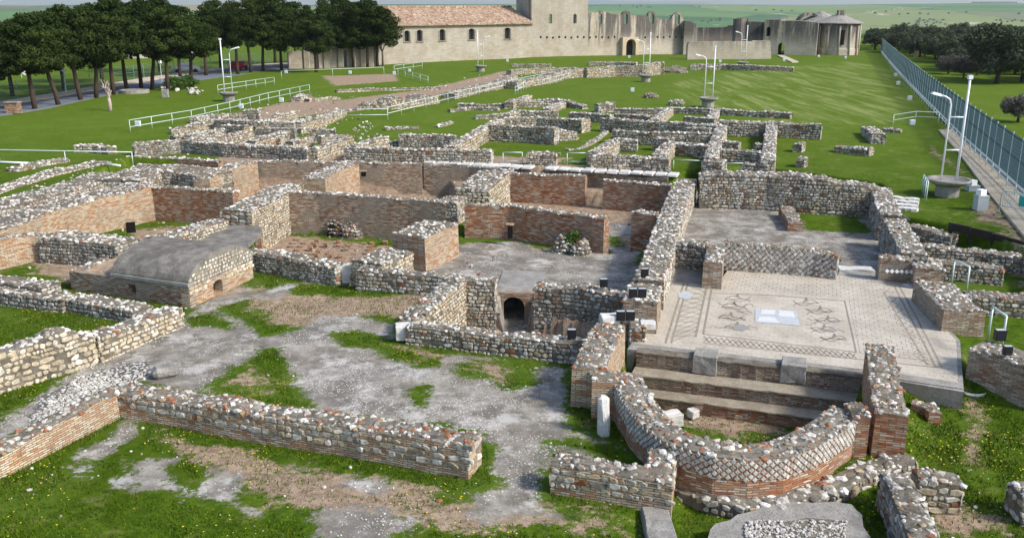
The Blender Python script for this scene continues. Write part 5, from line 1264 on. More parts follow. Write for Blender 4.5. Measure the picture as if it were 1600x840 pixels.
# tower front
TA, TB = P(832, 89.5, 0), P(1078, 84, 0)
tw = empty('abbey_front_tower', TA, 'tall blank stone tower front rising above the abbey roofs', 'tower')
def tz(x, y): return onplane(x, y, TA, TB)
tfA = TA-Vector((0, .5, 0)); 
x0 = tz(830, 40)[0]; x1 = tz(919, 40)[0]
def hole(x0_, x1_, yt, yb, pl=tz): a, z1 = pl(x0_, yt); b, z0 = pl(x1_, yb); return arch(a, b, z0, z1-(b-a)/2, z1)
m = MB(); ntop = tz(870, -42)[1]
m.panel(TA, TB, [(x0, -1), (x1, -1), (x1+.15, 5), (x1-.1, 9), (x1, ntop), (x0, ntop), (x0+.1, 6)], [hole(857.5, 862.5, 22, 37), hole(896, 901, 22, 37)], .7); m.build('front_wall', M['tower'], tw)
m = MB(); tT = (TB-TA).normalized(); nT = Vector((-tT.y, tT.x, 0)); nT = nT if nT.y > 0 else -nT; yawT = math.atan2(tT.y, tT.x)
for u in (x0+.5, x1-.5): q = TA+tT*u+nT*4.6; m.box((q.x, q.y, ntop/2-.5), (1, 6.4, ntop+.9), yawT)
m.build('side_wall', M['tower'], tw)
# ruined facade with four pinnacle windows
fc = empty('ruined_church_front', TA+tT*x1, 'roofless blackened church wall with four arched window pinnacles and carved door', 'ruin')
def o_(x, y): u, z = tz(x, y); return (u, z)
ul = [(1075, 84), (1074, 66), (1075, 45), (1072, 38), (1068, 36), (1067, 27), (1063, 21), (1056, 20), (1052, 24), (1048, 30), (1031, 30), (1030, 27), (1024, 26), (1023, 20), (1017, 18), (1013, 21), (1012, 25), (985, 24), (984, 19), (979, 17), (974, 19), (972, 23), (951, 22), (950, 19.5), (944, 19), (938, 17), (933, 19), (932, 20.5), (920.5, 20)]
out = [o_(x, y) for x, y in ul]; out = [(x1+.02, -1), (out[0][0], -1)]+out[1:]+[(x1+.02, out[-1][1])]
hs_ = [hole(935.5, 940.5, 22, 37.5), hole(975.5, 980.5, 22, 37.5), hole(1016, 1021.5, 22.5, 37.5), hole(1057, 1062, 23, 37.5)]
d0, d1_ = tz(975, 70)[0], tz(990, 70)[0]; zd = tz(982, 61)[1]; hs_.append(arch(d0, d1_, -.9, zd-(d1_-d0)/2, zd))
m = MB(); m.panel(TA, TB, out, hs_, .6); m.build('wall', M['facade'], fc)
du0, du1 = tz(965.5, 70)[0], tz(1002, 70)[0]; zc = tz(985, 56)[1]
pt = MB(); off = 1.0
A2, B2 = TA-nT*off, TB-nT*off
m = MB(); m.panel(A2, B2, [(du0+.6, -.6), (du1-1.2, -.6), (du1-1.2, zc-.3), (du0+.6, zc-.3)], [arch(d0, d1_, -.5, zd-(d1_-d0)/2, zd)], off-.01); po = m.build('portal', M['portal'], fc)
m = MB(); q = TA+tT*((du0+du1)/2)-nT*.8; m.box((q.x, q.y, zc-.1), (du1-du0, 1.5, .35), yawT); m.build('cornice', M['facade_dark'], po)
for u in (du0+.9, du1-1.5, du1-.3): q = TA+tT*u-nT*1.15; m = MB(); m.tube([(q.x, q.y, -.5), (q.x, q.y, zc-.3)], .28, 8); m.build('column', M['portal'], po, None, True)
m = MB(); q = TA+tT*((d0+d1_)/2)+nT*.5; m.box((q.x, q.y, 1.2), (d1_-d0, .1, 3.6), yawT); m.build('gate', M['timber'], fc)
m = MB()
for i in range(24):
    x = 845+i*9.6
    if 962 < x < 1005: continue
    u, z = tz(x, 58+(i*7 % 3)*.5-(x-845)*.003); q = TA+tT*u-nT*.03; m.box((q.x, q.y, z), (.32, .1, .34), yawT)
tag(m.build('beam_hole_shade', M['hole'], fc), None)  # dark boxes on the face, coloured as the shade within beam holes
def slab(name, label, a, b, ytops, th, mat, holes=[], cat='ruin wall', zb=-1.0, root=None, part='wall', group=None):
    A, B = P(*a, 0), P(*b, 0)
    top = [onplane(x, y, A, B) for x, y in ytops]; o = [(top[0][0], zb), (top[-1][0], zb)]+top[::-1]
    r = root or empty(name, A, label, cat, group)
    m = MB(); m.panel(A, B, o, [hole(*h, pl=lambda x, y: onplane(x, y, A, B)) for h in holes], th); m.build(part, M[mat], r); return r, A, B
slab('ruined_wall', 'orange lit broken wall end right of the church front', (1068, 85), (1092, 85), [(1070, 33), (1080, 34), (1086, 38), (1089, 37), (1089, 65)], 6, 'facade')
slab('ruined_wall', 'dark far wall behind the roofless abbey range', (1080, 80), (1160, 80), [(1080, 44), (1100, 43), (1120, 43.5), (1138, 42), (1139, 40), (1158, 40)], 1.2, 'facade_dark')
slab('ruined_wall', 'broken black stub tower above the roofless range', (1150, 82), (1172, 82), [(1151, 30), (1158, 28), (1163, 29), (1167, 28), (1171, 34)], 3, 'facade_dark')
slab('ruined_wall', 'stepped dark wall between stub tower and abbey choir', (1168, 84), (1200, 84), [(1168, 34), (1180, 34), (1195, 35), (1201, 34)], 1.5, 'facade_dark')
slab('ruined_wall', 'low plastered abbey wall in front with broken right end', (1074, 93), (1206, 92.5), [(1075, 70), (1077, 66), (1110, 65), (1150, 65), (1175, 65), (1176, 63.5), (1204, 64), (1205, 90)], 1.2, 'facade')
ab, A3, B3 = slab('abbey_choir', 'tall stained abbey choir wall with round apse and stone roofs', (1195, 85.5), (1280, 87), [(1194, 34), (1197, 31), (1220, 31), (1222, 33), (1250, 33), (1262, 34), (1279, 36)], 10, 'facade', [(1198.5, 1203, 42, 57), (1216, 1225, 67, 86)], 'abbey')
apc = P(1318, 87, 0)+Vector((0, 5, 0)); zap_ = Ztop(P(1318, 87, 0), 37.5)
m = MB(); r_ = (P(1352, 87, 0)-P(1284, 87, 0)).length/2
m.lathe([(r_*1.03, -1), (r_*1.03, 1.2), (r_, 1.4), (r_, zap_-.4), (r_*1.06, zap_-.1), (r_*1.06, zap_)], apc, 10); m.build('apse', M['facade'], ab)
for i in range(6): a = PI+.35+i*.5; q = apc+Vector((r_*math.cos(a), r_*math.sin(a), 0)); m = MB(); m.tube([(q.x, q.y, -.5), (q.x, q.y, zap_-.4)], .22, 8); m.build('half_column', M['tower'], ab, None, True)
m = MB(); m.lathe([(r_*1.12, zap_), (r_*1.12, zap_+.15), (r_*.1, zap_+1.9), (.05, zap_+1.95)], apc, 16); m.build('apse_roof', M['concrete'], ab)
c2 = P(1300, 86, 0)+Vector((0, 9, 0)); m = MB(); m.lathe([(5.2, zap_+.05), (.3, zap_+2.4), (.05, zap_+2.45)], c2, 14); m.build('dome_roof', M['concrete'], ab)
q = apc+Vector((.2, -.5, 0)); m = MB(); m.box((q.x, q.y, zap_+1.7), (1.3, 1.2, 1.9)); m.build('lantern', M['facade'], ab)
cA = P(1276, 86, 0)+Vector((0, 7, 0)); m = MB(); rr = 2.6
outer = [(rr*math.cos(PI*i/12), zap_-.2+rr*.9*math.sin(PI*i/12)) for i in range(13)]; inner = [((rr-.5)*math.cos(PI*i/12), zap_-.2+(rr-.7)*.9*math.sin(PI*i/12)) for i in range(12, -1, -1)]
m.panel(cA, cA+Vector((1, 0, 0)), outer+inner, [], 1.5); m.build('broken_arch', M['facade_dark'], ab)
m = MB(); q = P(1334, 70, 0); ww = onplane(1318, 62, P(1300, 87, 0), P(1350, 87, 0)); c3 = apc+Vector((-.4, -r_-.02, 0)); m.box((c3.x, c3.y, 3.6), (.75, .25, 3.0)); m.build('window', M['hole'], ab)  # dark box; the window's inner shade is put into its colour
m = MB(); m.prism(pp([(1214, 86), (1224, 86), (1248, 96), (1238, 97)], .15), -.2, .12); tag(m.build('ramp', M['path'], None, P(1225, 90, 0)), 'pale ramp leading to the choir doorway', 'ramp')
#SECTION5
# ------------------------------------------------------------------ trees
def leaf_mesh(name, clumps, per, size, spread, seed, flat=.75):
    r = np.random.default_rng(seed); C = np.repeat(np.array(clumps), per, 0); n = len(C)
    d = r.normal(0, 1, (n, 3)); d /= np.linalg.norm(d, axis=1)[:, None]; rad = spread*r.uniform(.45, 1, n)**.6
    ctr = C[:, :3]+d*rad[:, None]*np.array([1, 1, flat])*(C[:, 3:4] if C.shape[1] > 3 else 1)
    a = r.normal(0, 1, (n, 3)); a /= np.linalg.norm(a, axis=1)[:, None]; b = np.cross(a, d+r.normal(0, .3, (n, 3))); b /= np.linalg.norm(b, axis=1)[:, None]+1e-6
    s = size*r.uniform(.6, 1.4, (n, 1))
    V = np.stack([ctr-a*s, ctr-b*s*.45, ctr+a*s, ctr+b*s*.45], 1).reshape(-1, 3)
    cid = r.uniform(0, 1, len(clumps)); col = np.clip(np.repeat(cid, per)*.55+r.uniform(0, .45, n), 0, 1)
    return np_mesh(name, V, np.arange(n*4).reshape(n, 4), np.repeat(col, 4))
def crown_clumps(rx, ry, rz, cz, n, seed, bottom=-.35, shell=.55):
    r = random.Random(seed); out = []
    while len(out) < n:
        x, y, z = r.uniform(-1, 1), r.uniform(-1, 1), r.uniform(bottom, 1); d = math.sqrt(x*x+y*y+z*z)
        lim = 1+.22*mnoise.noise(Vector((x*2+seed, y*2, z*2)))
        if d > lim or d < shell*r.random(): continue
        out.append((x*rx, y*ry, cz+z*rz, r.uniform(.7, 1.25)))
    return out
def trunk_mesh(pts, r0, r1, limbs, mat, parent, name='trunk'):
    m = MB(); n = len(pts); m.tube(pts, [r0+(r1-r0)*i/(n-1) for i in range(n)], 9)
    for l in limbs: k_ = len(l); m.tube(l, [r1*.8*(1-.6*i/(k_-1)) for i in range(k_)], 6)
    return m.build(name, mat, parent, (0, 0, 0), True)
PG = 'dark pines along the road'
protos = []
for vi in range(4):
    rr = random.Random(vi+40); hgt = 1.0
    cl = crown_clumps([4.0, 3.5, 4.3, 3.7][vi], [3.8, 3.6, 3.9, 3.4][vi], [3.4, 4.1, 3.6, 3.9][vi], 7.7, 92, vi+1, -.66, .65)
    me = leaf_mesh('crown', cl, 200, .17, 1.0, vi+1, .58)
    protos.append(me)
def pine(px, py, label, top=None, lean=0, s=1., vi=None):
    g0 = groundz(*P(px, py, 0)[:2]); c = P(px, py, g0); rr = random.Random(int(px*3+py))
    if top is not None: s = (Ztop(c, top)-g0)/12.0
    root = empty('pine_tree', c, label, 'pine tree', PG, rr.uniform(0, 6) if lean == 0 else 0)
    vi = rr.randrange(4) if vi is None else vi
    pts = [(0, 0, -.3), (lean*.25+rr.uniform(-.1, .1), 0, 1.6*s), (lean*.6, rr.uniform(-.15, .15), 3.4*s), (lean*.85, 0, 5.4*s), (lean, 0, 8.5*s)]
    limbs = [[(lean*.75, 0, (4.0+i*.5)*s), ((lean*.8+1.1*math.cos(i*2.1)), 1.1*math.sin(i*2.1), (5.4+i*.4)*s), (lean+2.1*math.cos(i*2.1), 2.1*math.sin(i*2.1), (6.6+i*.3)*s)] for i in range(5)]
    trunk_mesh(pts, .27, .13, limbs, M['bark'], root)
    o = link_mesh('crown', protos[vi], [] if protos[vi].materials else M['pine'], root, (lean, 0, -1.3 if px > 420 else -.45)); o.scale = (max(s, .85), max(s, .85), s); o.rotation_euler = (0, 0, rr.uniform(0, 6)); return root
pl_ = [(-18, 176, 34, .3), (55, 172, 10, -.2), (92, 165, 8, -1.0), (127, 157, -8, -.7), (150, 153, 20, .6), (178, 148, -12, .1), (199, 141, -6, -.3), (221, 139, -16, 0), (238, 140, 2, .7), (263, 142, 4, .1), (300, 137, 12, .2), (282, 120, 0, 0), (322, 118, 14, .1), (372, 116, 2, 0), (392, 113, -8, -.2), (411, 111, -14, .3), (440, 110, -4, 0), (465, 107, -12, -.4), (494, 113, 8, 0), (513, 106, -10, .3), (552, 105, 6, -.2), (574, 105, -22, .2), (590, 104, -4, .2), (540, 100, -26, 0), (345, 108, -6, 0), (160, 130, -4, .2), (100, 140, 10, 0), (430, 100, -24, 0), (-60, 168, 10, 0), (250, 112, -14, 0), (20, 150, 24, 0)]
desc = ['at the left edge', 'first tall one with a straight bare trunk', 'with trunk leaning right beside the first', 'with slanting trunk before the pale bush', 'small bushy one behind the bare stump', 'with thick trunk beside the bare stump', 'slim trunked one beyond the stump', 'with upright dark trunk in the middle', 'with a crooked trunk', 'behind the stone bench and shrubs', 'with broad low round crown before the road', 'behind the crooked one by the road', 'behind the broad crowned one', 'left of the twin masts', 'just right of the left twin masts', 'beside the red car', 'right of the red car', 'before the pale stone range, leftmost', 'with round crown low over the lawn', 'tall one over the stone range', 'with thick trunk near the pilasters', 'tallest one against the nave roof', 'last one before the bare tree', 'far back behind the stone range', 'far back above the road', 'back row one behind the leaning trunk', 'back row one near the field', 'back row one towards the abbey', 'cut off by the left edge', 'back row one in the middle', 'back row one at far left']
for (x, y, t, l), d_ in zip(pl_, desc): pine(x, y, 'dark pine '+d_, t, l)
def bare_tree(label, px, top, spread, mat, seed, z0=None, levels=4, r0=.16, forks=(3, 3)):
    c = P(*px, groundz(*P(*px, 0)[:2])); h = Ztop(c, top)-c.z; root = empty('bare_tree', c, label, 'bare tree'); rs = random.Random(seed)
    m = MB(); m.tube([(0, 0, -.2), (.05, 0, h*.22), (0, .05, h*.36)], [r0, r0*.8, r0*.7], 8)
    m.build('trunk', mat, root, (0, 0, 0), True); b = MB()
    def grow(p, d, ln, r, lv):
        q = p+d*ln; mid = p+d*ln*.5+Vector((rs.uniform(-.1, .1), rs.uniform(-.1, .1), 0))*ln; b.tube([p, mid, q], [r, r*.8, r*.6], 5 if lv < 2 else 3, False)
        if lv >= levels: return
        for _ in range(rs.randint(*forks)):
            nd = (d+Vector((rs.uniform(-1, 1), rs.uniform(-1, 1), rs.uniform(-.2, .6)))*spread).normalized(); grow(q if rs.random() < .6 else mid, nd, ln*rs.uniform(.6, .85), r*.6, lv+1)
    for i in range(3): grow(Vector((0, .03, h*.33)), Vector((math.cos(i*2.1+.4)*.5*spread*1.6, math.sin(i*2.1)*.5*spread, 1)).normalized(), h*.27, r0*.6, 0)
    b.build('branches', mat, root, (0, 0, 0)); return root
bare_tree('leafless grey tree standing against the nave wall', (598, 103), 36, .75, plain('grey bark', (.16, .135, .12)), 3, r0=.2)
bare_tree('slim leafless sapling left of the bare nave tree', (583, 104), 55, .6, M['scrub'], 5, levels=3, r0=.08)
bare_tree('pale pruned stump with a few bare twigs on the left lawn', (172, 173), 118, .5, M['dead_bark'], 8, levels=2, r0=.22, forks=(2, 2))
# olives
OG = 'olive trees of the grove beyond the fence'; olp = []
for vi in range(4): olp.append(leaf_mesh('crown', crown_clumps(3.0, 2.9, 1.8, 2.7, 85, vi+60, -.8, .4), 110, .14, .72, vi+60))
def olive(c, s, label, vi, big=True, mat='olive', name='olive_tree', cat='olive tree', group=OG):
    root = empty(name, c, label, cat, group, random.random()*6)
    t = MB(); t.tube([(0, 0, -.3), (.15, .05, .7*s), (-.05, .1, 1.5*s)], [.28*s, .2*s, .15*s], 7)
    for i in range(4): a = i*1.6; t.tube([(0, .08, 1.1*s), (.6*math.cos(a)*s, .6*math.sin(a)*s, 1.9*s), (1.2*math.cos(a)*s, 1.2*math.sin(a)*s, 2.7*s)], [.12*s, .08*s, .04*s], 5)
    t.build('trunk', M['bark'], root, (0, 0, 0), True)
    me_ = olp[vi] if mat == 'olive' else olp[vi].copy()
    if mat != 'olive': me_.materials.clear()
    o = link_mesh('crown', me_, [] if me_.materials else M[mat], root, (0, 0, 0)); o.scale = (s, s, s*random.uniform(.85, 1.15)); return root
near_ol = [(1557, 130, 50, 'big olive tree with a leaning dark trunk near the right edge'), (1598, 128, 46, 'olive tree cut by the right edge above the track'), (1500, 112, 72, 'olive tree left of the big leaning one'), (1588, 96, 58, 'tall dark olive tree at the far right edge of the grove')]
for i, (x, y, t, d_) in enumerate(near_ol): c = P(x, y, 0); olive(c, (Ztop(c, t))/4.6*1.05, d_, i)
c = P(1462, 93, 0); olive(c, .85, 'bright green bush at the front of the olive grove', 1, mat='bush', name='bush', cat='bush', group=None)
for x, y, t, d_ in ((1480, 116, 90, 'leafless purple grey scrub before the olives'), (1505, 122, 92, 'second leafless scrub bush beside the olives'), (1590, 190, 150, 'grey scrub bush low at the right edge'), (1525, 118, 96, 'leafless scrub bush under the big olive')):
    c = P(x, y, 0); olive(c, max(.5, (Ztop(c, t))/4.2), d_, 2, mat='scrub', name='scrub_bush', cat='bush', group='leafless scrub bushes')
rs = random.Random(77)
gp = pp([(1368, 80), (1430, 89), (1470, 100), (1510, 116), (1560, 122), (1620, 128), (1760, 120), (1900, 64), (1362, 66)])
xs = [p.x for p in gp]; ys = [p.y for p in gp]; spots = []
Yc = min(ys)
while Yc < max(ys):
    X = min(xs)
    while X < max(xs):
        x_, y_ = X+rs.uniform(-1.5, 1.5), Yc+rs.uniform(-1.5, 1.5)
        if sdist(np.array([x_]), np.array([y_]), gp)[0] > 0 and 800+F*x_/(y_*CP+H*SP) < 1660: spots.append((x_, y_))
        X += 5.6 if Yc < 220 else 6.6
    Yc += 6.0 if Yc < 220 else 9
for x_, y_ in spots:
    olive(Vector((x_, y_, groundz(x_, y_))), rs.uniform(.8, 1.1), 'grey green olive tree deep in the dense grove beyond the fence', rs.randrange(4))
print('OLIVES', len(spots))
tw2 = empty('cypress_stump', P(1430, 90, 0), 'bare pale dead trunk at the edge of the olive grove', 'dead tree')
m = MB(); c = P(1430, 90, 0); m.tube([c, c+Vector((.1, 0, 1.4)), c+Vector((-.1, 0, 2.8)), c+Vector((0, 0, 4))], [.35, .45, .5, .2], 8); m.build('trunk', M['dead_bark'], tw2)

# ------------------------------------------------------------------ road, cars and houses at the left
def m_road():
    k = NB('asphalt road', .8); g = k.geo(); k.col(k.mix(k.noise(g, 1.5, 5), (.12, .135, .165), (.17, .185, .215))); return k.m
M['road'] = m_road()
def ribbon(name, A, B, z, mat, kind='structure', t=.12):
    m = MB(); a = [P(*q, z) for q in A]; b = [P(*q, z) for q in B]
    for i in range(len(a)-1):
        for dz in (0,): 
            v = [m.bm.verts.new(p) for p in (a[i], a[i+1], b[i+1], b[i])]; m.bm.faces.new(v)
    bmesh.ops.remove_doubles(m.bm, verts=m.bm.verts, dist=.001)
    ex = bmesh.ops.extrude_face_region(m.bm, geom=m.bm.faces[:])
    for e in ex['geom']:
        if isinstance(e, bmesh.types.BMVert): e.co.z -= .5
    return tag(m.build(name, mat), kind=kind)
NE = [(-80, 190), (0, 180), (80, 167), (160, 150), (240, 136), (330, 122), (420, 112), (470, 106)]
FE = [(-80, 176), (0, 164), (80, 152), (160, 138), (240, 124), (330, 110), (420, 102), (470, 99)]
PE = [(-80, 169), (0, 158), (80, 146), (160, 132), (240, 119), (330, 106), (420, 99), (470, 97)]
ribbon('road', NE, FE, .06, M['road']); ribbon('pavement', FE, PE, .18, M['path'])
fr = empty('road_fence', P(0, 160, 0), 'thin green wire fence along the far side of the road', 'fence'); M['green_wire'] = plain('green wire', (.16, .26, .24), .5)
Q = [P(*q, .15) for q in PE]
for q in resample(Q, 3.2)[:60]: m = MB(); m.tube([q, q+Vector((0, 0, 1.9))], .03, 4); m.build('post', M['green_wire'], fr)
m = MB()
for zz in (.25, .6, .95, 1.3, 1.65, 1.9): m.tube([q+Vector((0, 0, zz)) for q in Q], .014, 3)
for a, b in zip(Q, Q[1:]):
    n = int((b-a).length/.3)
    for i in range(n): q = a.lerp(b, i/n); m.tube([q, q+Vector((0, 0, 1.9))], .011, 3, False)
m.build('wire_mesh', M['green_wire'], fr)
def car(label, px, col, rot):
    c = P(*px, .08); root = empty('parked_car', c, label, 'car', None, rot)
    prof = [(-2.05, .35), (-2.1, .75), (-1.9, .95), (-1.1, 1.0), (-.6, 1.42), (.75, 1.45), (1.35, 1.0), (2.0, .88), (2.1, .5), (2.05, .35)]
    m = MB(); a = [m.bm.verts.new((x, -.8, z)) for x, z in prof]; b = [m.bm.verts.new((x, .8, z)) for x, z in prof]; n = len(a)
    for i in range(n): m.bm.faces.new([a[i], a[(i+1) % n], b[(i+1) % n], b[i]])
    m.bm.faces.new(a[::-1]); m.bm.faces.new(b); bmesh.ops.bevel(m.bm, geom=m.bm.edges[:], offset=.06, segments=2, affect='EDGES'); m.build('body', M[col], root, (0, 0, 0), True)
    m = MB(); m.box((.05, 0, 1.2), (1.6, 1.64, .3), None, .85); m.build('windows', M['black'], root, (0, 0, 0))
    for x in (-1.3, 1.3):
        for y in (-.78, .78): m = MB(); m.tube([(x, y-.1, .32), (x, y+.1, .32)], .32, 14); m.build('wheel', M['black'], root, (0, 0, 0))
car('small red car parked beyond the pines by the abbey', (373, 110), 'car_red', 1.5); car('pale van parked on the road behind the pines', (291, 114), 'car_white', .4)
M['plaster'] = plain('pale house plaster', (.55, .50, .44)); M['plaster2'] = plain('orange house plaster', (.45, .24, .15))
def house(label, px, w_, d_, h, roof, mat, rot=0, D_=None, nw=4):
    c = P(*px, 0); z = groundz(c.x, c.y); c = P(px[0], px[1], z) ; c.z = z-.3; root = empty('house', c, label, 'house', None, rot)
    m = MB(); m.box((0, 0, h/2), (w_, d_, h)); m.build('wall', M[mat], root, (0, 0, 0))
    m = MB(); a = [m.bm.verts.new(p) for p in ((-w_/2-.4, -d_/2-.4, h), (w_/2+.4, -d_/2-.4, h), (w_/2+.4, d_/2+.4, h), (-w_/2-.4, d_/2+.4, h), (-w_/2+1, 0, h+roof), (w_/2-1, 0, h+roof))]
    for f in ((0, 1, 5, 4), (2, 3, 4, 5), (1, 2, 5), (3, 0, 4), (3, 2, 1, 0)): m.bm.faces.new([a[i] for i in f])
    m.build('roof', M['tiles'], root, (0, 0, 0))
    for i in range(nw): m = MB(); m.box((-w_/2+w_*(i+.5)/nw, -d_/2-.02, h*.55), (1.1, .12, 1.3)); m.build('window', M['black'], root, (0, 0, 0))
house('pale house with red roof seen under the left pines', (92, 92), 16, 9, 4.5, 2.2, 'plaster2', .2)
house('low white house beyond the field behind the pines', (50, 93), 12, 8, 3, 1.2, 'plaster', .1)
house('long pale house between the pine trunks', (150, 90), 22, 9, 5, 2, 'plaster', .15, nw=6)
house('white house far behind the crooked pine', (245, 88), 14, 9, 4, 1.6, 'plaster', .1)
house('second orange walled house at far left', (15, 96), 10, 8, 4, 2, 'plaster2', .3)
far = Vector((2520, 4980, 0)); far.z = groundz(far.x, far.y)
fh = empty('farm_sheds', far, 'long white farm building on the skyline at far right', 'farm building')
m = MB(); m.box((0, 0, 5), (210, 26, 13)); m.build('wall', M['white'], fh, (0, 0, 0)); m = MB(); m.box((0, 0, 13), (224, 32, 4)); m.build('roof', M['timber'], fh, (0, 0, 0))
# street lamps by the road
for px, t_, d_ in (((104, 146), 110, 'beside the leaning pine'), ((253, 128), 98, 'behind the crooked pine')):
    c = P(*px, .1); h = Ztop(c, t_)-c.z; root = empty('street_lamp', c, 'slim street lamp with a round head '+d_, 'street lamp'); m = MB(); m.tube([(0, 0, 0), (0, 0, h)], .05, 6); m.build('pole', M['steel'], root, (0, 0, 0)); m = MB(); m.lathe([(.1, -.2), (.26, 0), (.2, .2), (.05, .3)], (0, 0, h), 10); m.build('lamp_head', M['white'], root, (0, 0, 0), True)
bb = empty('billboard', P(34, 122, 0), 'white tilted board standing in the field at the left', 'board'); c = P(34, 122, 0)
m = MB(); m.box((c.x, c.y, 1.3), (1.9, .08, 1.1), Matrix.Rotation(.5, 3, 'Y')); m.build('panel', M['white'], bb); m = MB(); m.tube([c, c+Vector((0, .08, 1.2))], .05, 6); m.build('post', M['steel'], bb)
wb = empty('litter_bin', P(22, 176, 0), 'small box shaped litter bin at the kerb on the left', 'bin'); c = P(22, 177, 0); m = MB(); m.box((c.x, c.y, .5), (1.2, .8, 1.0)); m.build('body', M['brick'], wb); m = MB(); m.box((c.x, c.y, 1.05), (1.35, .95, .1)); m.build('lid', M['concrete'], wb)
# stones and shrubs under the pines
cen = [P(random.uniform(255, 322), random.uniform(136, 146), .15)[:] for _ in range(26)]
sb = empty('stone_border', P(290, 141, 0), 'row of pale stones edging a flower bed under the pines', 'stone border')
link_mesh('stones', rock_mesh('stones', np.array(cen)-np.array(sb.location), RNG.uniform(.3, .7, 26), 'white'), M['stones'], sb)
block('stone_block', 'upright pale stone seat under the crooked pine', (258, 146), (.7, .5, .9), 0, M['concrete'], .1)
for x, y, d_ in ((275, 141, 'round green shrub in the flower bed, left'), (292, 139, 'round green shrub in the flower bed, right')):
    root = empty('shrub', P(x, y, 0), d_, 'shrub'); link_mesh('foliage', leaf_mesh('foliage', crown_clumps(1.3, 1, .9, .8, 24, x), 60, .12, .4, x), M['bush'], root)
tp = empty('tree_pit', P(210, 144, 0), 'round raised stone ring around a pine trunk', 'tree pit'); m = MB(); m.lathe([(1.7, -.2), (1.7, .35), (1.4, .38), (1.35, .3)], P(210, 145, 0), 18); m.build('ring', M['concrete'], tp)

# ------------------------------------------------------------------ weeds, grass, loose stones
def scatter(poly_px, z, n, test):
    Wp = pp(poly_px, z); xs = [p.x for p in Wp]; ys = [p.y for p in Wp]
    X = RNG.uniform(min(xs), max(xs), n*3); Y = RNG.uniform(min(ys), max(ys), n*3); k_ = sdist(X, Y, Wp) > 0; X, Y = X[k_][:n], Y[k_][:n]
    pav, soil, gv, mw = cover(X, Y); ok = test(pav, soil); return X[ok], Y[ok]
area = [(-80, 880), (-80, 440), (300, 430), (700, 430), (700, 520), (1010, 570), (1350, 600), (1700, 600), (1700, 880)]
X, Y = scatter(area, -1.1, 300000, lambda p, s: (p < -.12) & ((s < -.1) | (RNG.random(len(p)) < .22)))
den = vnoise(X, Y, .8, 11)*.6+vnoise(X, Y, .25, 12)*.4; kk = RNG.random(len(X)) < np.clip(den*1.7-.25, 0, 1); X, Y = X[kk], Y[kk]
Zg = terrain(X, Y); n = len(X); a = RNG.uniform(0, 2*PI, n); hh = RNG.uniform(.025, .075, n)*(.6+vnoise(X, Y, 1.5, 13)); wd = .016
dx, dy = np.cos(a)*wd, np.sin(a)*wd; lx, ly = RNG.normal(0, .03, n), RNG.normal(0, .03, n)
V = np.stack([np.stack([X-dx, Y-dy, Zg-.01], 1), np.stack([X+dx, Y+dy, Zg-.01], 1), np.stack([X+lx, Y+ly, Zg+hh], 1)], 1).reshape(-1, 3)
tag(link_mesh('grass', np_mesh('grass', V, np.arange(n*3).reshape(n, 3), np.repeat(np.clip(RNG.uniform(0, .8, n)+.3*(vnoise(X, Y, 2.2, 14)-.3), 0, 1), 3)), M['blades']), 'short green grass growing in the front of the ruins', 'grass', kind='stuff')
def flowers(name, label, poly, z, n, size, mat, seed):
    X, Y = scatter(poly, z, n, lambda p, s: (p < -.1)); d = vnoise(X, Y, 1.7, seed); k_ = RNG.random(len(X)) < np.clip((d-.4)*2.4, 0.03, 1); X, Y = X[k_], Y[k_]; Zg = terrain(X, Y); n = len(X)
    h = RNG.uniform(.04, .09, n); s = RNG.uniform(.6, 1.2, n)*size; vs = [np.stack([X+s*math.cos(b), Y+s*math.sin(b), Zg+h+.01*math.sin(b*2)], 1) for b in (0, 1.57, 3.14, 4.71)]
    tag(link_mesh(name, np_mesh(name, np.stack(vs, 1).reshape(-1, 3), np.arange(n*4).reshape(n, 4)), mat), label, 'wild flowers', kind='stuff')
flowers('dandelions', 'yellow dandelions dotted over the grass', area, -1.1, 7000, .022, M['yellow'], 31)
flowers('daisies', 'white daisies dotted over the grass', area, -1.1, 1500, .016, M['daisy'], 37)
def loose(name, label, poly, z, n, s0, s1, test, pal, seed):
    X, Y = scatter(poly, z, n, test); d = vnoise(X, Y, 1.4, seed); k_ = RNG.random(len(X)) < np.clip((d-.45)*3, .02, 1); X, Y = X[k_], Y[k_]; Zg = terrain(X, Y); m_ = len(X)
    sz = s0+(s1-s0)*RNG.random(m_)**3
    tag(link_mesh(name, rock_mesh(name, np.stack([X, Y, Zg+sz*.15], 1), sz, pal), M['stones']), label, 'loose stones', kind='stuff')
loose('gravel', 'white gravel scattered over the grey courtyard', [(150, 840), (0, 640), (300, 470), (620, 480), (900, 570), (900, 700), (1010, 840)], -1, 16000, .018, .06, lambda p, s: p > .05, 'white', 51)
loose('loose_stones', 'small loose stones on the soil and grass', area, -1.1, 1500, .04, .13, lambda p, s: p < .2, 'top', 53)
loose('pebbles', 'pale pebbles packed in the cobbled patch', [(30, 690), (60, 620), (140, 570), (235, 562), (240, 585), (120, 650), (60, 690)], -1, 2600, .06, .13, lambda p, s: p > -9, 'white', 57)
loose('rubble', 'small rubble lying on the upper lawn and among the far ruins', [(330, 180), (560, 135), (900, 100), (1060, 110), (1060, 200), (700, 225), (400, 215)], 0, 2200, .12, .4, lambda p, s: s > -1.2, 'top', 59)
loose('ruin_rubble', 'broken stones lying between the low walls of the left ruins', [(225, 236), (330, 178), (560, 172), (600, 215), (560, 236)], 0, 1500, .12, .36, lambda p, s: p < 9, 'top', 67)
loose('pit_rubble', 'broken stones on the floors of the sunken rooms', [(0, 470), (0, 330), (400, 250), (1050, 290), (1000, 470), (640, 470)], -1.9, 2600, .06, .22, lambda p, s: p < 9, 'topred', 61)
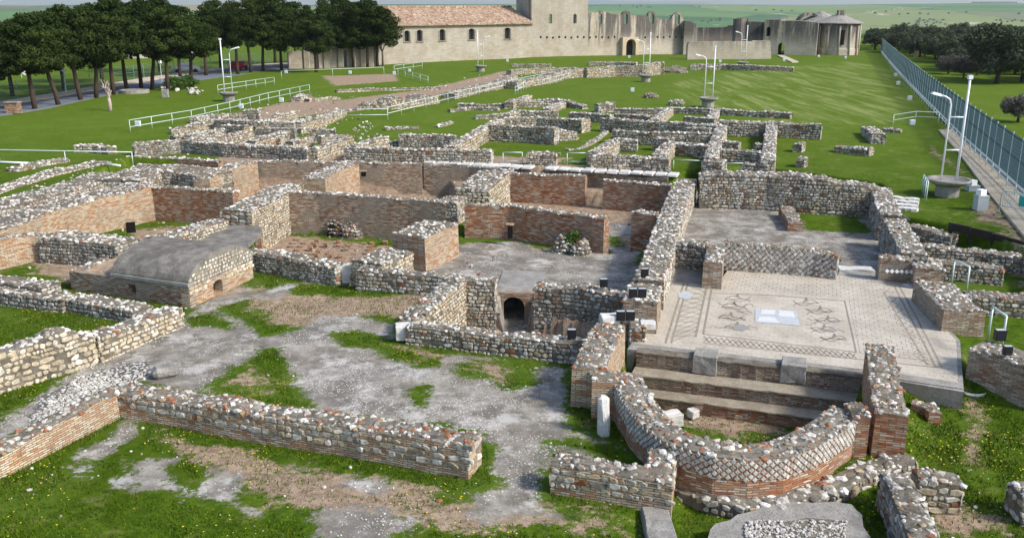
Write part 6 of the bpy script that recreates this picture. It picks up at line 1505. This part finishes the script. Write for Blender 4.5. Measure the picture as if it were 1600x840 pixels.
for (x, y), z, r, d_ in (((893, 394), -1.38, .38, 'dry weeds growing from the collapsed niche'),):
    root = empty('weeds', P(x, y, z), d_, 'weeds'); link_mesh('foliage', leaf_mesh('foliage', crown_clumps(r, r, r*1.6, r, 16, int(x)), 60, .07, .22, int(x)), M['bush'], root)

# far clumps of trees and pale outcrops on the hillside
def hit(px, py):
    a = (px-800)/F; b = (420-py)/F; d = Vector((a, b*SP+CP, b*CP-SP)); s = np.concatenate([np.arange(300, 9000, 12.)]); Xr, Yr, Zr = d.x*s, d.y*s, H+d.z*s
    T = terrain(Xr, Yr); k_ = np.where(Zr < T)[0]
    return Vector((Xr[k_[0]], Yr[k_[0]], T[k_[0]])) if len(k_) else None
rs = random.Random(12)
TL = [((1430, 31), (1478, 44), 26), ((1410, 38), (1420, 39), 3), ((1486, 50), (1500, 51), 6), ((1550, 35), (1600, 32), 8), ((1340, 64), (1600, 66), 20), ((1300, 20), (1600, 24), 10), ((945, 11), (1120, 12), 7), ((1090, 36), (1130, 30), 8), ((1370, 54), (1500, 52), 14), ((1180, 18), (1240, 17), 5), ((1500, 44), (1600, 50), 22), ((940, 22), (1100, 40), 8)]
cl = []
for a, b, n in TL:
    for i in range(n):
        q = hit(a[0]+(b[0]-a[0])*rs.random(), a[1]+(b[1]-a[1])*(i/n)+rs.uniform(-1, 1))
        if q: dd_ = q.length; cl.append((q.x, q.y, q.z+dd_*.0006, dd_*.0010*rs.uniform(.6, 1.6)))
tag(link_mesh('far_woods', leaf_mesh('far_woods', cl, 40, 2.2, 1.0, 5, .6), M['bush']), 'small dark trees and thickets scattered over the far hillside', 'woods', kind='stuff')
cen = []; sz = []
for a, b, n in [((1414, 44), (1450, 54), 60), ((1488, 52), (1528, 42), 60), ((1552, 46), (1590, 43), 26), ((1395, 16), (1408, 14), 14), ((1425, 46), (1440, 50), 20)]:
    for i in range(n):
        t_ = rs.random(); q = hit(a[0]+(b[0]-a[0])*t_+rs.uniform(-4, 4), a[1]+(b[1]-a[1])*t_+rs.uniform(-1.6, 1.6))
        if q: cen.append(q[:]); sz.append(q.length*.0016*rs.uniform(.5, 2))
tag(link_mesh('far_outcrops', rock_mesh('far_outcrops', cen, np.array(sz), 'cream'), M['stones']), 'pale bare outcrops on the far hillside', 'outcrops', kind='stuff')

# ------------------------------------------------------------------ air
hz = MB(); hz.box((0, 4500, 150), (16000, 15000, 860))
hm = bpy.data.materials.new('air'); hm.use_nodes = True; t = hm.node_tree; t.nodes.remove(t.nodes['Principled BSDF'])
pv = t.nodes.new('ShaderNodeVolumePrincipled'); pv.inputs['Color'].default_value = (.80, .90, 1.0, 1); pv.inputs['Density'].default_value = .00007; pv.inputs['Anisotropy'].default_value = .2
t.links.new(pv.outputs[0], t.nodes['Material Output'].inputs['Volume'])
if HAZE: tag(hz.build('haze', hm), kind='stuff')
